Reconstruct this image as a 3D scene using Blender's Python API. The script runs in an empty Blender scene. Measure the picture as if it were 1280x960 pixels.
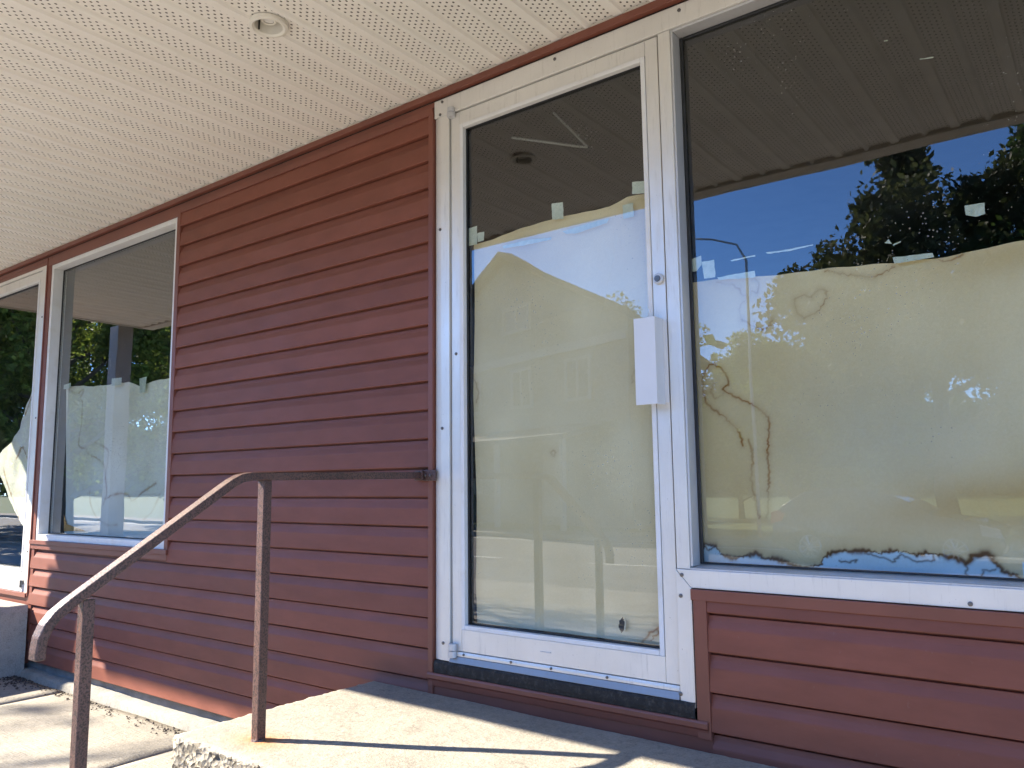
import bpy, bmesh, math, random
import numpy as np
from mathutils import Matrix, Vector
random.seed(7); rng = np.random.default_rng(7)
SC = bpy.context.scene
COL = SC.collection
# ------------------------------------------------------------ camera, sky, sun, exposure
cam = bpy.data.objects.new('camera', bpy.data.cameras.new('camera')); COL.objects.link(cam)
cam.data.sensor_width = 36.0
cam.data.lens = 997.29 / 1280 * 36.0
cam.data.clip_start = 0.02; cam.data.clip_end = 1000
_r = Vector((0.79552, 0.605812, -0.011835)); _d = Vector((-0.084415, 0.091466, -0.992224)); _f = Vector((-0.600018, 0.790333, 0.123903))
cam.matrix_world = Matrix(((_r.x, -_d.x, -_f.x, 0.0), (_r.y, -_d.y, -_f.y, -2.3), (_r.z, -_d.z, -_f.z, 1.15), (0, 0, 0, 1)))
SC.camera = cam
SUN_D = Vector((1.2, 0.656, -1.0)).normalized()
sun_el = math.asin(-SUN_D.z)
sun_az = math.atan2(-SUN_D.x, -SUN_D.y)          # clockwise from +Y
W = bpy.data.worlds.new('World'); SC.world = W; W.use_nodes = True
wn = W.node_tree.nodes; wl = W.node_tree.links
bg = wn['Background']; sky = wn.new('ShaderNodeTexSky'); sky.sky_type = 'NISHITA'; sky.sun_disc = False
sky.sun_elevation = sun_el; sky.sun_rotation = sun_az; sky.air_density = 0.65; sky.dust_density = 0.0; sky.ozone_density = 10.0
wl.new(sky.outputs[0], bg.inputs[0]); bg.inputs[1].default_value = 0.15
sl = bpy.data.lights.new('sun', 'SUN'); so = bpy.data.objects.new('sun', sl); COL.objects.link(so)
sl.energy = 4.0; sl.angle = math.radians(0.53); sl.color = (1.0, 0.92, 0.79)
so.rotation_euler = SUN_D.to_track_quat('-Z', 'Y').to_euler(); so.location = (-12, -7, 12)
SC.view_settings.view_transform = 'Standard'; SC.view_settings.look = 'None'; SC.view_settings.gamma = 1
SC.view_settings.exposure = 2.45
SC.render.engine = 'CYCLES'
SC.cycles.use_denoising = True
SC.cycles.max_bounces = 8; SC.cycles.diffuse_bounces = 4; SC.cycles.glossy_bounces = 4; SC.cycles.transparent_max_bounces = 24
SC.cycles.caustics_reflective = False; SC.cycles.caustics_refractive = False
SC.cycles.sample_clamp_indirect = 6.0

# outlines measured on the wall (metres: x along the wall, z up)
RW_TOP = [(-1.0604,1.7933),(-0.9902,1.7908),(-0.8565,1.7773),(-0.7556,1.7699),(-0.6257,1.761),(-0.4646,1.7487),(-0.3564,1.7458),(-0.2799,1.7482),(-0.1519,1.7514)]
RW_ST = [(0.35,[(-0.9815,1.7805),(-0.9277,1.7623),(-0.9001,1.7323),(-0.8773,1.716),(-0.8715,1.7304),(-0.8489,1.7268),(-0.8449,1.7564),(-0.8568,1.7711)]),(0.6,[(-0.7366,1.6896),(-0.71,1.6938),(-0.6903,1.6874),(-0.6701,1.7021),(-0.6501,1.7011),(-0.6455,1.6781),(-0.6689,1.6441),(-0.7138,1.6256),(-0.7327,1.649),(-0.7372,1.6799),(-0.7366,1.6896)]),(0.65,[(-0.9062,1.6498),(-0.8816,1.6308),(-0.8433,1.6083),(-0.8173,1.6174),(-0.8081,1.63)]),(0.25,[(-0.9062,1.6498),(-0.9098,1.6828),(-0.8906,1.7054)]),(0.2,[(-0.8081,1.63),(-0.8241,1.6754),(-0.8471,1.7139)]),(0.75,[(-1.0407,1.4857),(-1.0152,1.5141),(-0.9834,1.5084),(-0.9611,1.4784),(-0.9572,1.4504),(-0.9788,1.437),(-0.9334,1.4072),(-0.8729,1.3745),(-0.8415,1.3416),(-0.8358,1.3116),(-0.8447,1.2327)]),(0.5,[(-0.8447,1.2327),(-0.8433,1.1683),(-0.8516,1.0689),(-0.8572,1.0406)]),(0.7,[(-1.0407,1.4857),(-1.0441,1.4398),(-1.032,1.3955),(-0.9979,1.3663),(-0.9552,1.3303),(-0.93,1.2944),(-0.9204,1.2572)]),(0.42,[(-0.9002,1.2783),(-0.8921,1.2197),(-0.8979,1.1547),(-0.8877,1.0829),(-0.8791,1.0388)]),(0.3,[(-1.0016,1.4592),(-1.016,1.435),(-1.0038,1.4112),(-0.9771,1.4167),(-0.9736,1.4366)]),(0.75,[(-0.6429,1.7575),(-0.6197,1.748),(-0.5741,1.7335),(-0.538,1.7208),(-0.5019,1.7207),(-0.4741,1.7298),(-0.4592,1.7363)]),(0.55,[(-0.3526,1.7442),(-0.3349,1.732),(-0.306,1.7364),(-0.2915,1.7428)])]
RW_BOT = [(-1.0877,0.9058),(-1.063,0.9388),(-1.056,0.9586),(-1.0247,0.9524),(-1.0026,0.9267),(-0.98,0.9156),(-0.9255,0.9252),(-0.8951,0.9372),(-0.8871,0.9316),(-0.8682,0.9208),(-0.8057,0.9145),(-0.7753,0.9),(-0.7456,0.9016),(-0.7034,0.9111),(-0.7024,0.9284),(-0.6786,0.9437),(-0.6434,0.9522),(-0.582,0.9534),(-0.5494,0.9491),(-0.5212,0.9588),(-0.4947,0.9548),(-0.4637,0.9477),(-0.4276,0.9543),(-0.3931,0.9487),(-0.3638,0.9439),(-0.3427,0.9327),(-0.3251,0.9505),(-0.2908,0.9572),(-0.2739,0.9369),(-0.2617,0.917),(-0.2415,0.9123),(-0.2178,0.8995)]
RW_BS = [(0.8,[(-0.5826,0.9447),(-0.5379,0.9381),(-0.5184,0.9283),(-0.4951,0.9484),(-0.4649,0.9309),(-0.4147,0.9354),(-0.4174,0.9518)]),(0.9,[(-0.656,0.9217),(-0.6325,0.9206),(-0.6087,0.9283)]),(0.8,[(-0.3409,0.9328),(-0.3417,0.8965),(-0.3094,0.897),(-0.3035,0.9167),(-0.276,0.9212)]),(0.9,[(-0.3987,0.8962),(-0.3933,0.8934)]),(0.9,[(-1.0565,0.9488),(-1.0438,0.9371),(-1.0249,0.9476)])]
DP_TOP = [(-1.9827,2.0848),(-1.9031,2.0886),(-1.73,2.1008),(-1.5875,2.1075),(-1.5038,2.1073),(-1.3418,2.1016),(-1.272,2.1176),(-1.206,2.1164)]
DP_ST = [(0.75,[(-1.1969,0.7016),(-1.2227,0.6825),(-1.237,0.6757),(-1.2503,0.6583),(-1.2753,0.6372)]),(0.7,[(-1.211,0.6954),(-1.2089,0.676),(-1.2379,0.651)]),(0.4,[(-1.9635,1.5634),(-1.9501,1.5281),(-1.9344,1.4972),(-1.9467,1.4599)]),(0.25,[(-1.2619,1.5208),(-1.2716,1.5002),(-1.2753,1.4791)]),(0.3,[(-1.6093,1.2567),(-1.5988,1.2648),(-1.5888,1.256),(-1.5992,1.2451),(-1.6093,1.2567)])]
DP_HOLE = [(-1.3367,0.7162),(-1.3491,0.6999),(-1.3527,0.6819),(-1.3414,0.6628),(-1.3322,0.6737),(-1.3284,0.6993)]
LW_TOP = [(-5.4971,1.8211),(-5.2942,1.8094),(-5.1206,1.7898),(-4.8163,1.7816),(-4.6822,1.7822),(-4.5525,1.7425),(-4.4338,1.7606),(-4.2359,1.7634)]
LW_ST = [(0.5,[(-5.2672,1.7091),(-5.2656,1.5652),(-5.2842,1.4283),(-5.1715,1.3989),(-5.1429,1.3699),(-4.947,1.3032),(-4.9057,1.213),(-4.8855,1.1145),(-4.9206,1.0537)]),(0.45,[(-5.0669,1.4348),(-4.9112,1.3896),(-4.8924,1.3231),(-4.9057,1.213)]),(0.65,[(-4.9022,1.0858),(-4.7932,1.1144),(-4.6424,1.1142),(-4.5758,1.0774),(-4.4588,1.1289),(-4.3241,1.1743)]),(0.5,[(-5.0926,1.1364),(-5.0702,1.0465),(-4.9794,0.9702),(-4.8638,0.9343),(-4.7327,0.9371)]),(0.5,[(-4.2786,1.1137),(-4.3489,1.0213),(-4.4365,0.9747)]),(0.4,[(-5.4842,1.8094),(-5.3547,1.7623),(-5.2582,1.7806),(-5.296,1.7318),(-5.2704,1.699)])]
LW_EDGE = [(-5.4971,1.8211),(-5.4577,1.4143),(-5.4175,1.0035),(-5.4141,0.8874)]
LW_CORNER = [(-5.4268,0.9882),(-5.3748,0.9285),(-5.1134,0.8901),(-5.4135,0.8824)]
LD_SCRAP = [(-5.9077,1.8236),(-5.9492,1.7604),(-6.0764,1.5741),(-6.195,1.4845),(-6.3505,1.4339),(-6.4507,1.3628),(-6.38,1.2756),(-6.2513,1.1617),(-6.0937,1.008),(-5.8535,0.8524),(-5.7437,0.8555),(-5.8822,1.8216)]
TAPE_DOOR = [[(-1.5752,2.1614),(-1.5261,2.1562),(-1.5241,2.0931),(-1.5744,2.101)],[(-1.2442,2.1617),(-1.1971,2.1543),(-1.1987,2.1115),(-1.2441,2.1194)],[(-1.9703,2.1505),(-1.9294,2.1516),(-1.93,2.0777),(-1.9708,2.0792)],[(-1.928,2.1223),(-1.8933,2.1216),(-1.8956,2.0869),(-1.9258,2.0865)],[(-1.2837,2.0891),(-1.2437,2.0884),(-1.2411,2.0403),(-1.2822,2.0408)],[(-1.5303,2.0484),(-1.4356,2.0536),(-1.3382,2.0557),(-1.3482,2.0408),(-1.4696,2.0286),(-1.5169,2.0353)],[(-1.8038,2.0468),(-1.6981,2.0477),(-1.5794,2.036),(-1.5831,2.0278),(-1.6984,2.0294),(-1.8001,2.0367)]]
TAPE_RW = [[(-1.0591,1.8647),(-1.0228,1.8712),(-1.0214,1.8419),(-1.0387,1.8239),(-1.058,1.8246)],[(-1.021,1.8498),(-0.979,1.85),(-0.9776,1.7924),(-1.0153,1.7936)],[(-0.4594,1.7616),(-0.36,1.7554),(-0.357,1.7437),(-0.4565,1.7429)],[(-0.9252,1.8388),(-0.8456,1.8407),(-0.8458,1.8369),(-0.9228,1.8345)],[(-0.8131,1.8422),(-0.7427,1.8387),(-0.6721,1.841),(-0.6723,1.8374),(-0.7406,1.8334),(-0.8084,1.8375)],[(-0.4771,1.8062),(-0.4662,1.8156),(-0.4589,1.8004)],[(-0.457,1.7977),(-0.4362,1.8039),(-0.4364,1.8005),(-0.4552,1.7951)],[(-0.2758,1.8694),(-0.2298,1.8676),(-0.2302,1.8374),(-0.2525,1.8335),(-0.2758,1.843)],[(-0.3535,2.3111),(-0.3199,2.3052),(-0.3201,2.3029),(-0.3537,2.3088)],[(-0.441,2.3976),(-0.4305,2.3962),(-0.4307,2.3927),(-0.4412,2.3946)],[(-0.9723,1.7915),(-0.8506,1.7923),(-0.8491,1.7707),(-0.9674,1.7829)]]
SCREW_Y = {'frame': [(-2.0751,2.6928),(-2.0862,2.6412),(-2.0869,2.1595),(-2.0771,1.3651),(-2.0733,0.5627),(-1.5225,2.685),(-1.0303,2.6837),(-1.0954,0.8683),(-1.1014,0.8058),(-1.1134,0.5176),(-0.3267,0.8427)],'door': [(-1.975,0.5408),(-1.7571,0.5394),(-1.5875,0.536),(-1.3697,0.5338),(-2.0003,1.6505)]}
PIV = [(-2.0169,2.6271),(-2.0272,0.5418)]

# ------------------------------------------------------------ helpers
def srgb(*c):
    return tuple(((v/255)/12.92 if v/255 <= .04045 else ((v/255+.055)/1.055)**2.4) for v in c)

class NT:
    def __init__(s, name):
        s.m = bpy.data.materials.new(name); s.m.use_nodes = True
        s.t = s.m.node_tree; s.n = s.t.nodes; s.l = s.t.links
        s.bsdf = s.n['Principled BSDF']; s.out = s.n['Material Output']
    def add(s, typ, **kw):
        nd = s.n.new(typ)
        for k, v in kw.items(): setattr(nd, k, v)
        return nd
    def val(s, sock, v):
        if isinstance(v, bpy.types.NodeSocket): s.l.new(v, sock)
        else: sock.default_value = v
    def coord(s, kind='Object', scale=(1, 1, 1)):
        c = s.add('ShaderNodeTexCoord'); mp = s.add('ShaderNodeMapping'); mp.inputs['Scale'].default_value = scale
        s.l.new(c.outputs[kind], mp.inputs[0]); return mp.outputs[0]
    def world(s):
        return s.add('ShaderNodeNewGeometry').outputs['Position']
    def noise(s, vec, scale, detail=4, rough=.55, dist=0):
        nd = s.add('ShaderNodeTexNoise'); s.l.new(vec, nd.inputs['Vector'])
        nd.inputs['Scale'].default_value = scale; nd.inputs['Detail'].default_value = detail
        nd.inputs['Roughness'].default_value = rough; nd.inputs['Distortion'].default_value = dist
        return nd.outputs[0]
    def ramp(s, fac, stops):
        nd = s.add('ShaderNodeValToRGB'); s.l.new(fac, nd.inputs[0]); e = nd.color_ramp.elements
        while len(e) < len(stops): e.new(.5)
        for el, (p, c) in zip(e, stops):
            el.position = p; el.color = (c if len(c) == 4 else (*c, 1)) if not isinstance(c, (int, float)) else (c, c, c, 1)
        return nd.outputs[0]
    def mix(s, fac, a, b, mode='MIX'):
        nd = s.add('ShaderNodeMix', data_type='RGBA', blend_type=mode)
        s.val(nd.inputs[0], fac)
        for sock, v in ((nd.inputs[6], a), (nd.inputs[7], b)):
            if isinstance(v, bpy.types.NodeSocket): s.l.new(v, sock)
            else: sock.default_value = (*v, 1) if len(v) == 3 else v
        return nd.outputs[2]
    def math(s, op, a, b=0.0, c=0.0):
        nd = s.add('ShaderNodeMath', operation=op)
        s.val(nd.inputs[0], a); s.val(nd.inputs[1], b); s.val(nd.inputs[2], c)
        return nd.outputs[0]
    def bump(s, h, strength=.3, dist=.01):
        nd = s.add('ShaderNodeBump'); nd.inputs['Strength'].default_value = strength; nd.inputs['Distance'].default_value = dist
        s.l.new(h, nd.inputs['Height']); s.l.new(nd.outputs[0], s.bsdf.inputs['Normal'])
    def set(s, **kw):
        names = {'color': 'Base Color', 'rough': 'Roughness', 'metal': 'Metallic', 'spec': 'Specular IOR Level', 'trans': 'Transmission Weight'}
        for k, v in kw.items():
            sock = s.bsdf.inputs[names.get(k, k)]
            if isinstance(v, bpy.types.NodeSocket): s.l.new(v, sock)
            elif k == 'color': sock.default_value = (*v, 1)
            else: sock.default_value = v
        return s

def simple(name, color, rough=.5, metal=0, var=.12, scale=6, bump=0, bscale=60, spec=.5, dirt=None, dscale=2.5):
    k = NT(name); p = k.world()
    n = k.noise(p, scale, 5)
    a = tuple(c*(1-var) for c in color); b = tuple(min(1, c*(1+var)) for c in color)
    col = k.ramp(n, [(.3, a), (.7, b)])
    if dirt:
        dn = k.noise(p, dscale, 8, .7)
        col = k.mix(k.ramp(dn, [(.5, 0.0), (.75, .7)]), col, dirt)
    k.set(color=col, rough=rough, metal=metal, spec=spec)
    if bump: k.bump(k.noise(p, bscale, 4), bump, .004)
    return k.m

def boxverts(x0, x1, y0, y1, z0, z1):
    return [(x0,y0,z0),(x1,y0,z0),(x1,y1,z0),(x0,y1,z0),(x0,y0,z1),(x1,y0,z1),(x1,y1,z1),(x0,y1,z1)]
BF = [(0,3,2,1),(4,5,6,7),(0,1,5,4),(1,2,6,5),(2,3,7,6),(3,0,4,7)]

class MB:
    def __init__(s): s.v = []; s.f = []
    def box(s, *a):
        o = len(s.v); s.v += boxverts(*a); s.f += [tuple(i+o for i in f) for f in BF]; return s
    def poly(s, vs, fs):
        o = len(s.v); s.v += [tuple(v) for v in vs]; s.f += [tuple(i+o for i in f) for f in fs]; return s
    def prism(s, prof, axis, a, b):
        """prof: list of 2-D points; axis: 0 x, 1 y, 2 z"""
        def P(p, t):
            return {0: (t, p[0], p[1]), 1: (p[0], t, p[1]), 2: (p[0], p[1], t)}[axis]
        n = len(prof); vs = [P(p, a) for p in prof] + [P(p, b) for p in prof]
        fs = [(i, (i+1) % n, n+(i+1) % n, n+i) for i in range(n)] + [tuple(range(n))[::-1], tuple(range(n, 2*n))]
        return s.poly(vs, fs)
    def tube(s, pts, rad, seg=8, cap=True):
        pts = [Vector(p) for p in pts]; rad = rad if isinstance(rad, (list, tuple)) else [rad]*len(pts)
        rings = []
        up = Vector((0, 0, 1))
        for i, p in enumerate(pts):
            d = (pts[min(i+1, len(pts)-1)] - pts[max(i-1, 0)]).normalized()
            a = d.cross(up if abs(d.z) < .95 else Vector((1, 0, 0))).normalized(); b = a.cross(d)
            o = len(s.v)
            s.v += [tuple(p + (a*math.cos(2*math.pi*k/seg) + b*math.sin(2*math.pi*k/seg))*rad[i]) for k in range(seg)]
            rings.append(o)
        for r0, r1 in zip(rings, rings[1:]):
            s.f += [(r0+k, r0+(k+1) % seg, r1+(k+1) % seg, r1+k) for k in range(seg)]
        if cap: s.f += [tuple(rings[0]+k for k in range(seg))[::-1], tuple(rings[-1]+k for k in range(seg))]
        return s
    def sweep_rect(s, pts, w, h, side):
        """rectangular bar swept along pts; side = horizontal side vector"""
        pts = [Vector(p) for p in pts]; side = Vector(side); rings = []
        for i, p in enumerate(pts):
            d = (pts[min(i+1, len(pts)-1)] - pts[max(i-1, 0)]).normalized(); u = d.cross(side).normalized()
            o = len(s.v)
            s.v += [tuple(p + side*w/2*a + u*h/2*b) for a, b in ((-1,-1),(1,-1),(1,1),(-1,1))]; rings.append(o)
        for r0, r1 in zip(rings, rings[1:]):
            s.f += [(r0+k, r0+(k+1) % 4, r1+(k+1) % 4, r1+k) for k in range(4)]
        s.f += [tuple(rings[0]+k for k in range(4))[::-1], tuple(rings[-1]+k for k in range(4))]
        return s
    def mesh(s, name, bevel=0, smooth=False, segs=2):
        me = bpy.data.meshes.new(name); me.from_pydata(s.v, [], s.f)
        bm = bmesh.new(); bm.from_mesh(me)
        bmesh.ops.recalc_face_normals(bm, faces=bm.faces)
        if bevel: bmesh.ops.bevel(bm, geom=list(bm.edges), offset=bevel, segments=segs, affect='EDGES', profile=.5, clamp_overlap=True)
        bm.to_mesh(me); bm.free()
        if smooth:
            for p in me.polygons: p.use_smooth = True
        return me
    def build(s, name, mat, parent=None, bevel=0, smooth=False, loc=None, segs=2):
        return link(name, s.mesh(name, bevel, smooth, segs), mat, parent, loc)

def link(name, me, mat, parent=None, loc=None):
    o = bpy.data.objects.new(name, me); COL.objects.link(o)
    if mat is not None and me is not None and not me.materials: me.materials.append(mat)
    if parent is not None: o.parent = parent
    if loc is not None: o.location = loc
    return o
def empty(name, label, cat, loc=(0, 0, 0), rz=0, group=None):
    o = bpy.data.objects.new(name, None); COL.objects.link(o); o.location = loc; o.rotation_euler.z = rz
    o.empty_display_size = .2
    return tag(o, label, cat, group)
def tag(o, label=None, cat=None, group=None, kind=None):
    for k, v in (('label', label), ('category', cat), ('group', group), ('kind', kind)):
        if v: o[k] = v
    return o
def bx(name, mat, parent, x0, x1, y0, y1, z0, z1, bevel=.0015):
    return MB().box(x0, x1, y0, y1, z0, z1).build(name, mat, parent, bevel)
def copy_tree(o, parent=None):
    c = o.copy(); COL.objects.link(c); c.parent = parent
    for ch in list(o.children): copy_tree(ch, c)
    return c

# ------------------------------------------------------------ materials
def m_siding():
    k = NT('siding'); p = k.world()
    mp = k.add('ShaderNodeMapping'); mp.inputs['Scale'].default_value = (.5, 1, 1.6); k.l.new(p, mp.inputs[0])
    streak = k.noise(mp.outputs[0], 9, 6, .65)
    blot = k.noise(p, 1.4, 4)
    c = k.ramp(streak, [(.3, (.185, .061, .038)), (.7, (.238, .080, .051))])
    c = k.mix(k.ramp(blot, [(.45, 0.0), (.75, .22)]), c, (.245, .096, .066))
    dust = k.noise(p, 55, 6, .7)
    c = k.mix(k.ramp(dust, [(.64, 0.0), (.78, .35)]), c, (.3, .2, .17))
    oi = k.add('ShaderNodeObjectInfo').outputs['Random']
    c = k.mix(1.0, c, k.ramp(oi, [(0, (.84, .84, .85)), (1, (1.0, .985, .97))]), 'MULTIPLY')
    k.set(color=c, rough=k.ramp(blot, [(.3, .45), (.7, .6)]), spec=.32)
    gr = k.add('ShaderNodeMapping'); gr.inputs['Scale'].default_value = (1, 1, 14); k.l.new(p, gr.inputs[0])
    k.bump(k.noise(gr.outputs[0], 22, 3), .08, .002)
    return k.m
def m_soffit():
    k = NT('soffit_vinyl')
    sep = k.add('ShaderNodeSeparateXYZ'); k.l.new(k.coord(), sep.inputs[0])
    x, y = sep.outputs[0], sep.outputs[1]
    fac = None
    for c0 in (.0685, .1885):
        u = k.math('SUBTRACT', x, c0)
        inb = k.math('LESS_THAN', k.math('ABSOLUTE', u), .0177*2.5)
        col = k.math('ROUND', k.math('DIVIDE', u, .0177))
        du = k.math('SUBTRACT', u, k.math('MULTIPLY', col, .0177))
        par = k.math('MULTIPLY', k.math('FLOORED_MODULO', col, 2.0), .0134)
        v = k.math('ADD', y, par)
        dv = k.math('SUBTRACT', k.math('FLOORED_MODULO', v, .0268), .0134)
        r = k.math('SQRT', k.math('ADD', k.math('MULTIPLY', du, du), k.math('MULTIPLY', k.math('MULTIPLY', dv, dv), .55)))
        hole = k.math('MULTIPLY', k.math('LESS_THAN', r, .0036), inb)
        fac = hole if fac is None else k.math('MAXIMUM', fac, hole)
    n = k.noise(k.world(), 1.3, 5); n2 = k.noise(k.world(), 9, 6, .7)
    base = k.ramp(n, [(.3, (.80, .765, .69)), (.7, (.85, .82, .75))])
    base = k.mix(k.ramp(n2, [(.55, 0.0), (.8, .25)]), base, (.62, .57, .48))
    k.set(color=k.mix(fac, base, (.085, .072, .058)), rough=.6, spec=.35)
    k.bump(k.math('MULTIPLY', fac, -1.0), .6, .004)
    return k.m
def m_alu(name='aluminium', col=(.69, .68, .655), metal=.25, rough=.36):
    k = NT(name); p = k.world()
    n = k.noise(p, 2.2, 6, .65)
    c = k.ramp(n, [(.3, tuple(v*.9 for v in col)), (.7, tuple(v*1.06 for v in col))])
    st = k.add('ShaderNodeMapping'); st.inputs['Scale'].default_value = (14, 14, 1.2); k.l.new(p, st.inputs[0])
    d = k.noise(st.outputs[0], 5, 8, .72)
    c = k.mix(k.ramp(d, [(.56, 0.0), (.8, .5)]), c, (.36, .33, .28))
    sp = k.noise(p, 130, 3, .6)
    c = k.mix(k.ramp(sp, [(.7, 0.0), (.76, .55)]), c, (.2, .17, .13))
    k.set(color=c, rough=k.ramp(d, [(.3, rough-.04), (.8, rough+.16)]), metal=metal)
    return k.m
def m_glass(name='window_glass', dust=.012, panes=1):
    k = NT(name); k.n.remove(k.bsdf)
    p = k.world()
    fr = k.add('ShaderNodeFresnel'); fr.inputs['IOR'].default_value = 1.62
    geo = k.add('ShaderNodeNewGeometry')
    R = fr.outputs[0]
    two = k.math('DIVIDE', k.math('MULTIPLY', R, 2.0*panes), k.math('ADD', k.math('MULTIPLY', R, 2.0*panes-1), 1.0))
    two = k.math('MULTIPLY', two, k.math('SUBTRACT', 1.0, geo.outputs['Backfacing']))
    gl = k.add('ShaderNodeBsdfGlossy'); gl.inputs['Roughness'].default_value = 0.0
    wob = k.noise(p, 1.7, 2)
    bp = k.add('ShaderNodeBump'); bp.inputs['Strength'].default_value = .03; bp.inputs['Distance'].default_value = .02
    k.l.new(wob, bp.inputs['Height']); k.l.new(bp.outputs[0], gl.inputs['Normal'])
    tr = k.add('ShaderNodeBsdfTransparent'); tr.inputs[0].default_value = (.95, .97, .955, 1)
    mx = k.add('ShaderNodeMixShader'); k.l.new(two, mx.inputs[0]); k.l.new(tr.outputs[0], mx.inputs[1]); k.l.new(gl.outputs[0], mx.inputs[2])
    df = k.add('ShaderNodeBsdfDiffuse'); df.inputs[0].default_value = (.75, .74, .68, 1)
    vo = k.add('ShaderNodeTexVoronoi'); vo.inputs['Scale'].default_value = 75; k.l.new(p, vo.inputs['Vector'])
    clus = k.noise(p, 2.6, 4, .6)
    thr = k.ramp(clus, [(.46, 0.0), (.70, .20)])
    spk = k.math('MULTIPLY', k.math('LESS_THAN', vo.outputs['Distance'], thr), .32)
    smear = k.math('MULTIPLY', k.ramp(k.noise(p, 5, 7, .7), [(.45, 0.0), (.85, 1.0)]), dust)
    fac = k.math('MULTIPLY', k.math('ADD', spk, smear), k.math('SUBTRACT', 1.0, geo.outputs['Backfacing']))
    m2 = k.add('ShaderNodeMixShader'); k.l.new(fac, m2.inputs[0]); k.l.new(mx.outputs[0], m2.inputs[1]); k.l.new(df.outputs[0], m2.inputs[2])
    k.l.new(m2.outputs[0], k.out.inputs[0])
    return k.m
def m_paper():
    k = NT('kraft_paper'); p = k.world()
    at = k.add('ShaderNodeAttribute'); at.attribute_name = 'stain'
    fib = k.noise(p, 160, 4, .6); bl = k.noise(p, 3.1, 6, .62)
    c = k.mix(k.ramp(bl, [(.35, 0.0), (.75, .35)]), at.outputs['Color'], (.80, .74, .62), 'MULTIPLY')
    c = k.mix(k.ramp(fib, [(.35, 0.0), (.7, .16)]), c, (.7, .66, .56), 'MULTIPLY')
    k.set(color=c, rough=.85, spec=.15)
    k.bump(k.noise(p, 9, 5, .55), .35, .008)
    return k.m
def m_concrete(name, base=(.46, .42, .35), rust=None, broom=False, amp=.35, stones=0.0):
    k = NT(name); p = k.world()
    n1 = k.noise(p, 2.1, 7, .62); n2 = k.noise(p, 34, 6, .7); n3 = k.noise(p, 140, 4, .7)
    c = k.ramp(n1, [(.28, tuple(v*.78 for v in base)), (.5, base), (.75, tuple(min(1, v*1.14) for v in base))])
    c = k.mix(k.ramp(n2, [(.5, 0.0), (.72, .6)]), c, tuple(v*.5 for v in base))
    c = k.mix(k.ramp(k.noise(p, 7, 8, .68), [(.5, 0.0), (.72, .55)]), c, tuple(v*.62 for v in base))
    c = k.mix(k.ramp(n3, [(.5, 0.0), (.66, .6)]), c, tuple(min(1, v*1.32) for v in base))
    c = k.mix(k.ramp(n3, [(.3, .6), (.42, 0.0)]), c, tuple(v*.5 for v in base))
    c = k.mix(k.ramp(k.noise(p, 95, 2, .5), [(.66, 0.0), (.72, .6)]), c, (.13, .11, .09))
    vo = k.add('ShaderNodeTexVoronoi'); vo.inputs['Scale'].default_value = 58; k.l.new(p, vo.inputs['Vector'])
    nz = k.add('ShaderNodeSeparateXYZ'); k.l.new(k.add('ShaderNodeNewGeometry').outputs['True Normal'], nz.inputs[0])
    steep = k.ramp(k.math('ABSOLUTE', nz.outputs[2]), [(.45, stones), (.85, stones*.10)])
    grain = k.add('ShaderNodeSeparateXYZ'); k.l.new(vo.outputs['Color'], grain.inputs[0])
    c = k.mix(steep, c, k.mix(1.0, c, k.ramp(grain.outputs[0], [(0, (.35, .34, .33)), (.5, (.9, .9, .9)), (1, (1.35, 1.3, 1.2))]), 'MULTIPLY'))
    crk = k.add('ShaderNodeTexVoronoi', feature='DISTANCE_TO_EDGE'); crk.inputs['Scale'].default_value = 1.15
    wv = k.add('ShaderNodeVectorMath', operation='ADD'); k.l.new(p, wv.inputs[0]); nv = k.add('ShaderNodeTexNoise'); nv.inputs['Scale'].default_value = 5; nv.inputs['Detail'].default_value = 6; k.l.new(p, nv.inputs['Vector'])
    k.l.new(nv.outputs['Color'], wv.inputs[1]); k.l.new(wv.outputs[0], crk.inputs['Vector'])
    c = k.mix(k.math('MULTIPLY', k.math('LESS_THAN', crk.outputs['Distance'], .0022), k.ramp(k.noise(p, 1.1, 2), [(.48, 0.0), (.56, .6)])), c, (.10, .085, .07))
    if rust:
        for (rx, ry), rr in rust:
            sub = k.add('ShaderNodeVectorMath', operation='SUBTRACT'); k.l.new(p, sub.inputs[0]); sub.inputs[1].default_value = (rx, ry, .377)
            mulv = k.add('ShaderNodeVectorMath', operation='MULTIPLY'); k.l.new(sub.outputs[0], mulv.inputs[0]); mulv.inputs[1].default_value = (.75, 1.2, .6)
            ln = k.add('ShaderNodeVectorMath', operation='LENGTH'); k.l.new(mulv.outputs[0], ln.inputs[0])
            d = k.math('ADD', ln.outputs['Value'], k.math('MULTIPLY', k.math('SUBTRACT', k.noise(p, 14, 5, .7), .5), .12))
            c = k.mix(k.ramp(k.math('DIVIDE', d, rr), [(.1, .95), (.4, .45), (1.0, 0.0)]), c, (.40, .17, .06))
    k.set(color=c, rough=.9, spec=.25)
    h = k.math('ADD', k.math('MULTIPLY', n2, .5), k.math('MULTIPLY', n3, .35))
    h = k.math('ADD', h, k.math('MULTIPLY', k.math('MULTIPLY', vo.outputs['Distance'], steep), 1.2))
    if broom:
        mp = k.add('ShaderNodeMapping'); mp.inputs['Scale'].default_value = (3, 60, 60); k.l.new(p, mp.inputs[0])
        h = k.math('ADD', h, k.math('MULTIPLY', k.noise(mp.outputs[0], 2.5, 4), .5))
    k.bump(h, amp*1.5, .012)
    return k.m
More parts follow.
